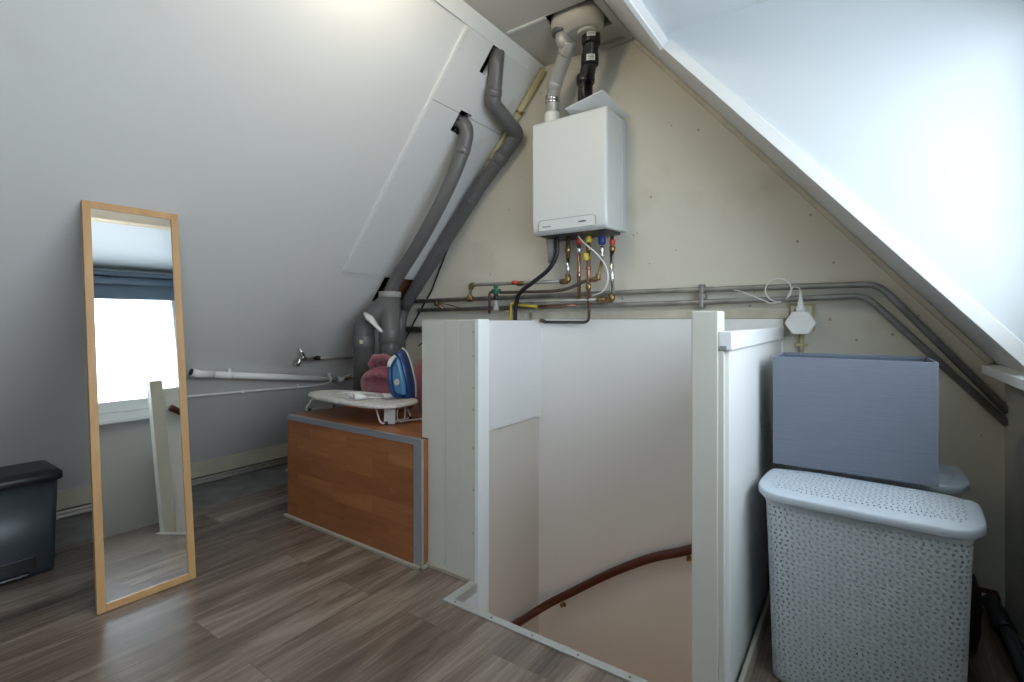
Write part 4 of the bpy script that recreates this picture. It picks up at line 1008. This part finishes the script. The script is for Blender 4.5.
bm = nb(); a_ = IP(0, .085, -.022); tube(bm, [a_, a_-sn*.010], [.018, .015], 18); obj('dial', bm, M['whitepl'], IR)
# cord and plug lying on the board
CD = empty('power_cord', (-2.1, 1.72, .672), 'white power cord and plug coiled on the ironing board cover', 'cord')
pts = [IP(0, .02, -.06)+V((0, 0, .0)), V((-2.06, 1.76, .678)), V((-2.12, 1.70, .676)), V((-2.22, 1.66, .676)), V((-2.34, 1.68, .676)), V((-2.38, 1.75, .676)), V((-2.30, 1.82, .676)), V((-2.17, 1.80, .679)), V((-2.08, 1.72, .682)), V((-2.16, 1.66, .683)), V((-2.27, 1.70, .682)), V((-2.25, 1.77, .684)), V((-2.12, 1.76, .686)), V((-2.03, 1.68, .677))]
bm = nb(); tube(bm, catmull(pts, 6), .0033, 8); obj('cable', bm, M['whitepl'], CD)
bm = nb(); tube(bm, [V((-2.13, 1.63, .690)), V((-2.12, 1.645, .690)), V((-2.105, 1.665, .688)), V((-2.095, 1.68, .684))], [.016, .018, .013, .006], 12); obj('plug', bm, M['whitepl'], CD)
for s in (-1, 1):
    o_ = V((.8, -.55, 0)).normalized()*.0085*s
    bm = nb(); cyl(bm, V((-2.13, 1.63, .690))+o_, V((-2.142, 1.612, .690))+o_, .0024, seg=8); obj('pin', bm, M['chrome'], CD)
# crumpled tissue-like hank on the board
bm = nb(); tube(bm, catmull([V((-2.02, 1.73, .686)), V((-2.0, 1.77, .69)), V((-2.04, 1.80, .688)), V((-2.07, 1.77, .692)), V((-2.03, 1.745, .694)), V((-1.99, 1.79, .686))], 6), .0075, 8); obj('cable_tie_hank', bm, M['boardcloth'], label='bundled end of pale cloth ribbon beside the foot of the iron', cat='ribbon')

# pink bag: crumpled shape with rolled handles
def blob(bm, c, rx, ry, rz, seed, amp=.12, nu=40, nv=24, flatb=True, fold=7):
    rnd = random.Random(seed); ph = [rnd.random()*6.28 for _ in range(8)]
    G = []
    for j in range(nv+1):
        th_ = PI*j/nv; row = []
        for i in range(nu):
            a = 2*PI*i/nu
            k = 1+amp*.5*math.sin(3*a+ph[0]+2*th_)+amp*.4*math.sin(fold*a+ph[1]+3*math.cos(th_))+amp*.35*math.sin(5*th_+ph[2]+2*a)+amp*.25*math.sin(11*a+4*th_+ph[3])
            st_ = math.sin(th_)**.75 if 0 < j < nv else 0
            row.append(V((c[0]+rx*k*st_*math.cos(a), c[1]+ry*k*st_*math.sin(a), c[2]+rz*math.cos(th_)*(.92+.08*k))))
        G.append(row)
    vs = [[bm.verts.new(p) for p in row] for row in G]
    for j in range(nv):
        for i in range(nu):
            a, b, c2_, d = vs[j][i], vs[j+1][i], vs[j+1][(i+1) % nu], vs[j][(i+1) % nu]
            bm.faces.new([a, b, c2_, d]).smooth = True
    bmesh.ops.remove_doubles(bm, verts=bm.verts[:], dist=.0004)
    if flatb:
        zmin = c[2]-rz*.80
        for v in bm.verts:
            if v.co.z < zmin: v.co.z = zmin
PK = empty('pink_bag', (-2.22, 2.06, TB), 'dusty pink fabric bag slumped on the wooden box behind the ironing board', 'bag')
bm = nb(); blob(bm, (-2.31, 2.015, .675), .235, .072, .135, 3, .07, fold=5); obj('bag_body', bm, M['pink'], PK)
bm = nb(); blob(bm, (-1.965, 2.06, .715), .16, .085, .185, 8, .06, fold=5); obj('bag_end', bm, M['pink'], PK)
bm = nb(); hl = catmull([V((-2.40, 2.0, .76)), V((-2.425, 1.985, .815)), V((-2.38, 1.975, .858)), V((-2.28, 1.97, .862)), V((-2.19, 1.975, .835)), V((-2.12, 1.975, .775))], 8)
tube(bm, hl, [.019+.003*math.sin(i*.9) for i in range(len(hl))], 14, flat=1.2); obj('rolled_handle', bm, M['pink'], PK)
bm = nb(); hl = catmull([V((-2.40, 2.02, .80)), V((-2.34, 2.03, .835)), V((-2.25, 2.03, .83)), V((-2.2, 2.02, .79))], 8)
tube(bm, hl, [.02+.003*math.sin(i*1.3) for i in range(len(hl))], 14, flat=1.3); obj('rolled_handle', bm, M['pink'], PK)
bm = nb(); hl = catmull([V((-2.47, 1.965, .735)), V((-2.36, 1.942, .765)), V((-2.25, 1.937, .765)), V((-2.12, 1.95, .735))], 8); tube(bm, hl, [.013+.003*math.sin(i*1.1) for i in range(len(hl))], 12, flat=1.3); obj('fold_band', bm, M['pink'], PK)
bm = nb(); p = V((-2.345, 1.936, .725)); lathe(bm, [(.004, -.005), (.007, 0), (.004, .005)], p, 10); obj('snap_button', bm, M['copper'], PK)

# ================================================================== CORNER BEHIND THE BASKETS
TU = empty('metal_tube', (.40, 2.3, 0), 'grey-blue metal tube with dark sleeve leaning along the knee wall foot', 'tube')
bm = nb(); tube(bm, [V((.405, 2.33, .035)), V((.40, 1.75, .022))], .020, 14); obj('tube', bm, M['tube'], TU)
bm = nb(); tube(bm, [V((.392, 2.52, .045)), V((.405, 2.33, .035))], .026, 14); obj('sleeve', bm, M['binbody'], TU)
bm = nb(); t = bmesh.new(); box(t, (.262, 2.545, 0), (.425, 2.597, .062), .008); merge(bm, t)
RB = empty('red_parcel', (.34, 2.57, 0), 'small dark red-brown bundle with white bands at the foot of the gable', 'bundle')
obj('bundle', bm, M['redbrick'], RB)
for (a, b) in ((.372, .384),):
    bm = nb(); box(bm, (a, 2.5435, .004), (b, 2.5449, .060)); obj('white_band', bm, M['label'], RB)
bm = nb(); prism(bm, [(.285, .044), (.325, .052), (.30, .025), (.285, .02)], lambda u, v, d: V((u, d, v)), 2.5432, 2.5449); obj('white_patch', bm, M['label'], RB)
bm = nb(); blob(bm, (.285, 2.24, .11), .040, .09, .14, 21, .12); obj('black_bag', bm, M['blackrub'], label='crumpled black bag on the floor behind the laundry baskets', cat='bag')

# ================================================================== LAMPS
CL = empty('ceiling_lamp', (-1.30, 1.22, ZC), 'round warm ceiling lamp mounted on the flat attic ceiling', 'lamp')
bm = nb(); lathe(bm, [(.06, -.02), (.075, -.012), (.075, 0)], (-1.30, 1.22, ZC), 28); obj('base', bm, M['whitepl'], CL)
bm = nb(); lathe(bm, [(.012, -.085), (.045, -.075), (.062, -.045), (.06, -.021)], (-1.30, 1.22, ZC), 28); obj('shade', bm, M['bulb'], CL)
def light(name, kind, loc, energy, col, size=.1, **k):
    l = bpy.data.lights.new(name, kind); l.energy = energy; l.color = col
    if kind == 'POINT': l.shadow_soft_size = size
    o = bpy.data.objects.new(name, l); COL.objects.link(o); o.location = loc
    for a, b in k.items(): setattr(l, a, b)
    return o
light('attic_bulb', 'POINT', (-1.30, 1.22, ZC-.16), 10.5, (1, .88, .66), .10)
light('landing_bulb', 'POINT', (-.95, .9, -.85), 4.5, (1, .62, .36), .10)
# daylight comes from the sky; a portal guides the sampling through the dormer window
pt = light('window_portal', 'AREA', (XW+.12, (wy0+wy1)/2, (wz0+wz1)/2), 1, (1, 1, 1))
pt.data.shape = 'RECTANGLE'; pt.data.size = wz1-wz0; pt.data.size_y = wy1-wy0; pt.rotation_euler = (0, PI/2, 0)
pt.data.cycles.is_portal = True
w = bpy.data.worlds.new('sky'); sc.world = w; w.use_nodes = True
bg = w.node_tree.nodes['Background']; bg.inputs[0].default_value = (.81, .905, 1.0, 1); bg.inputs[1].default_value = 8.0
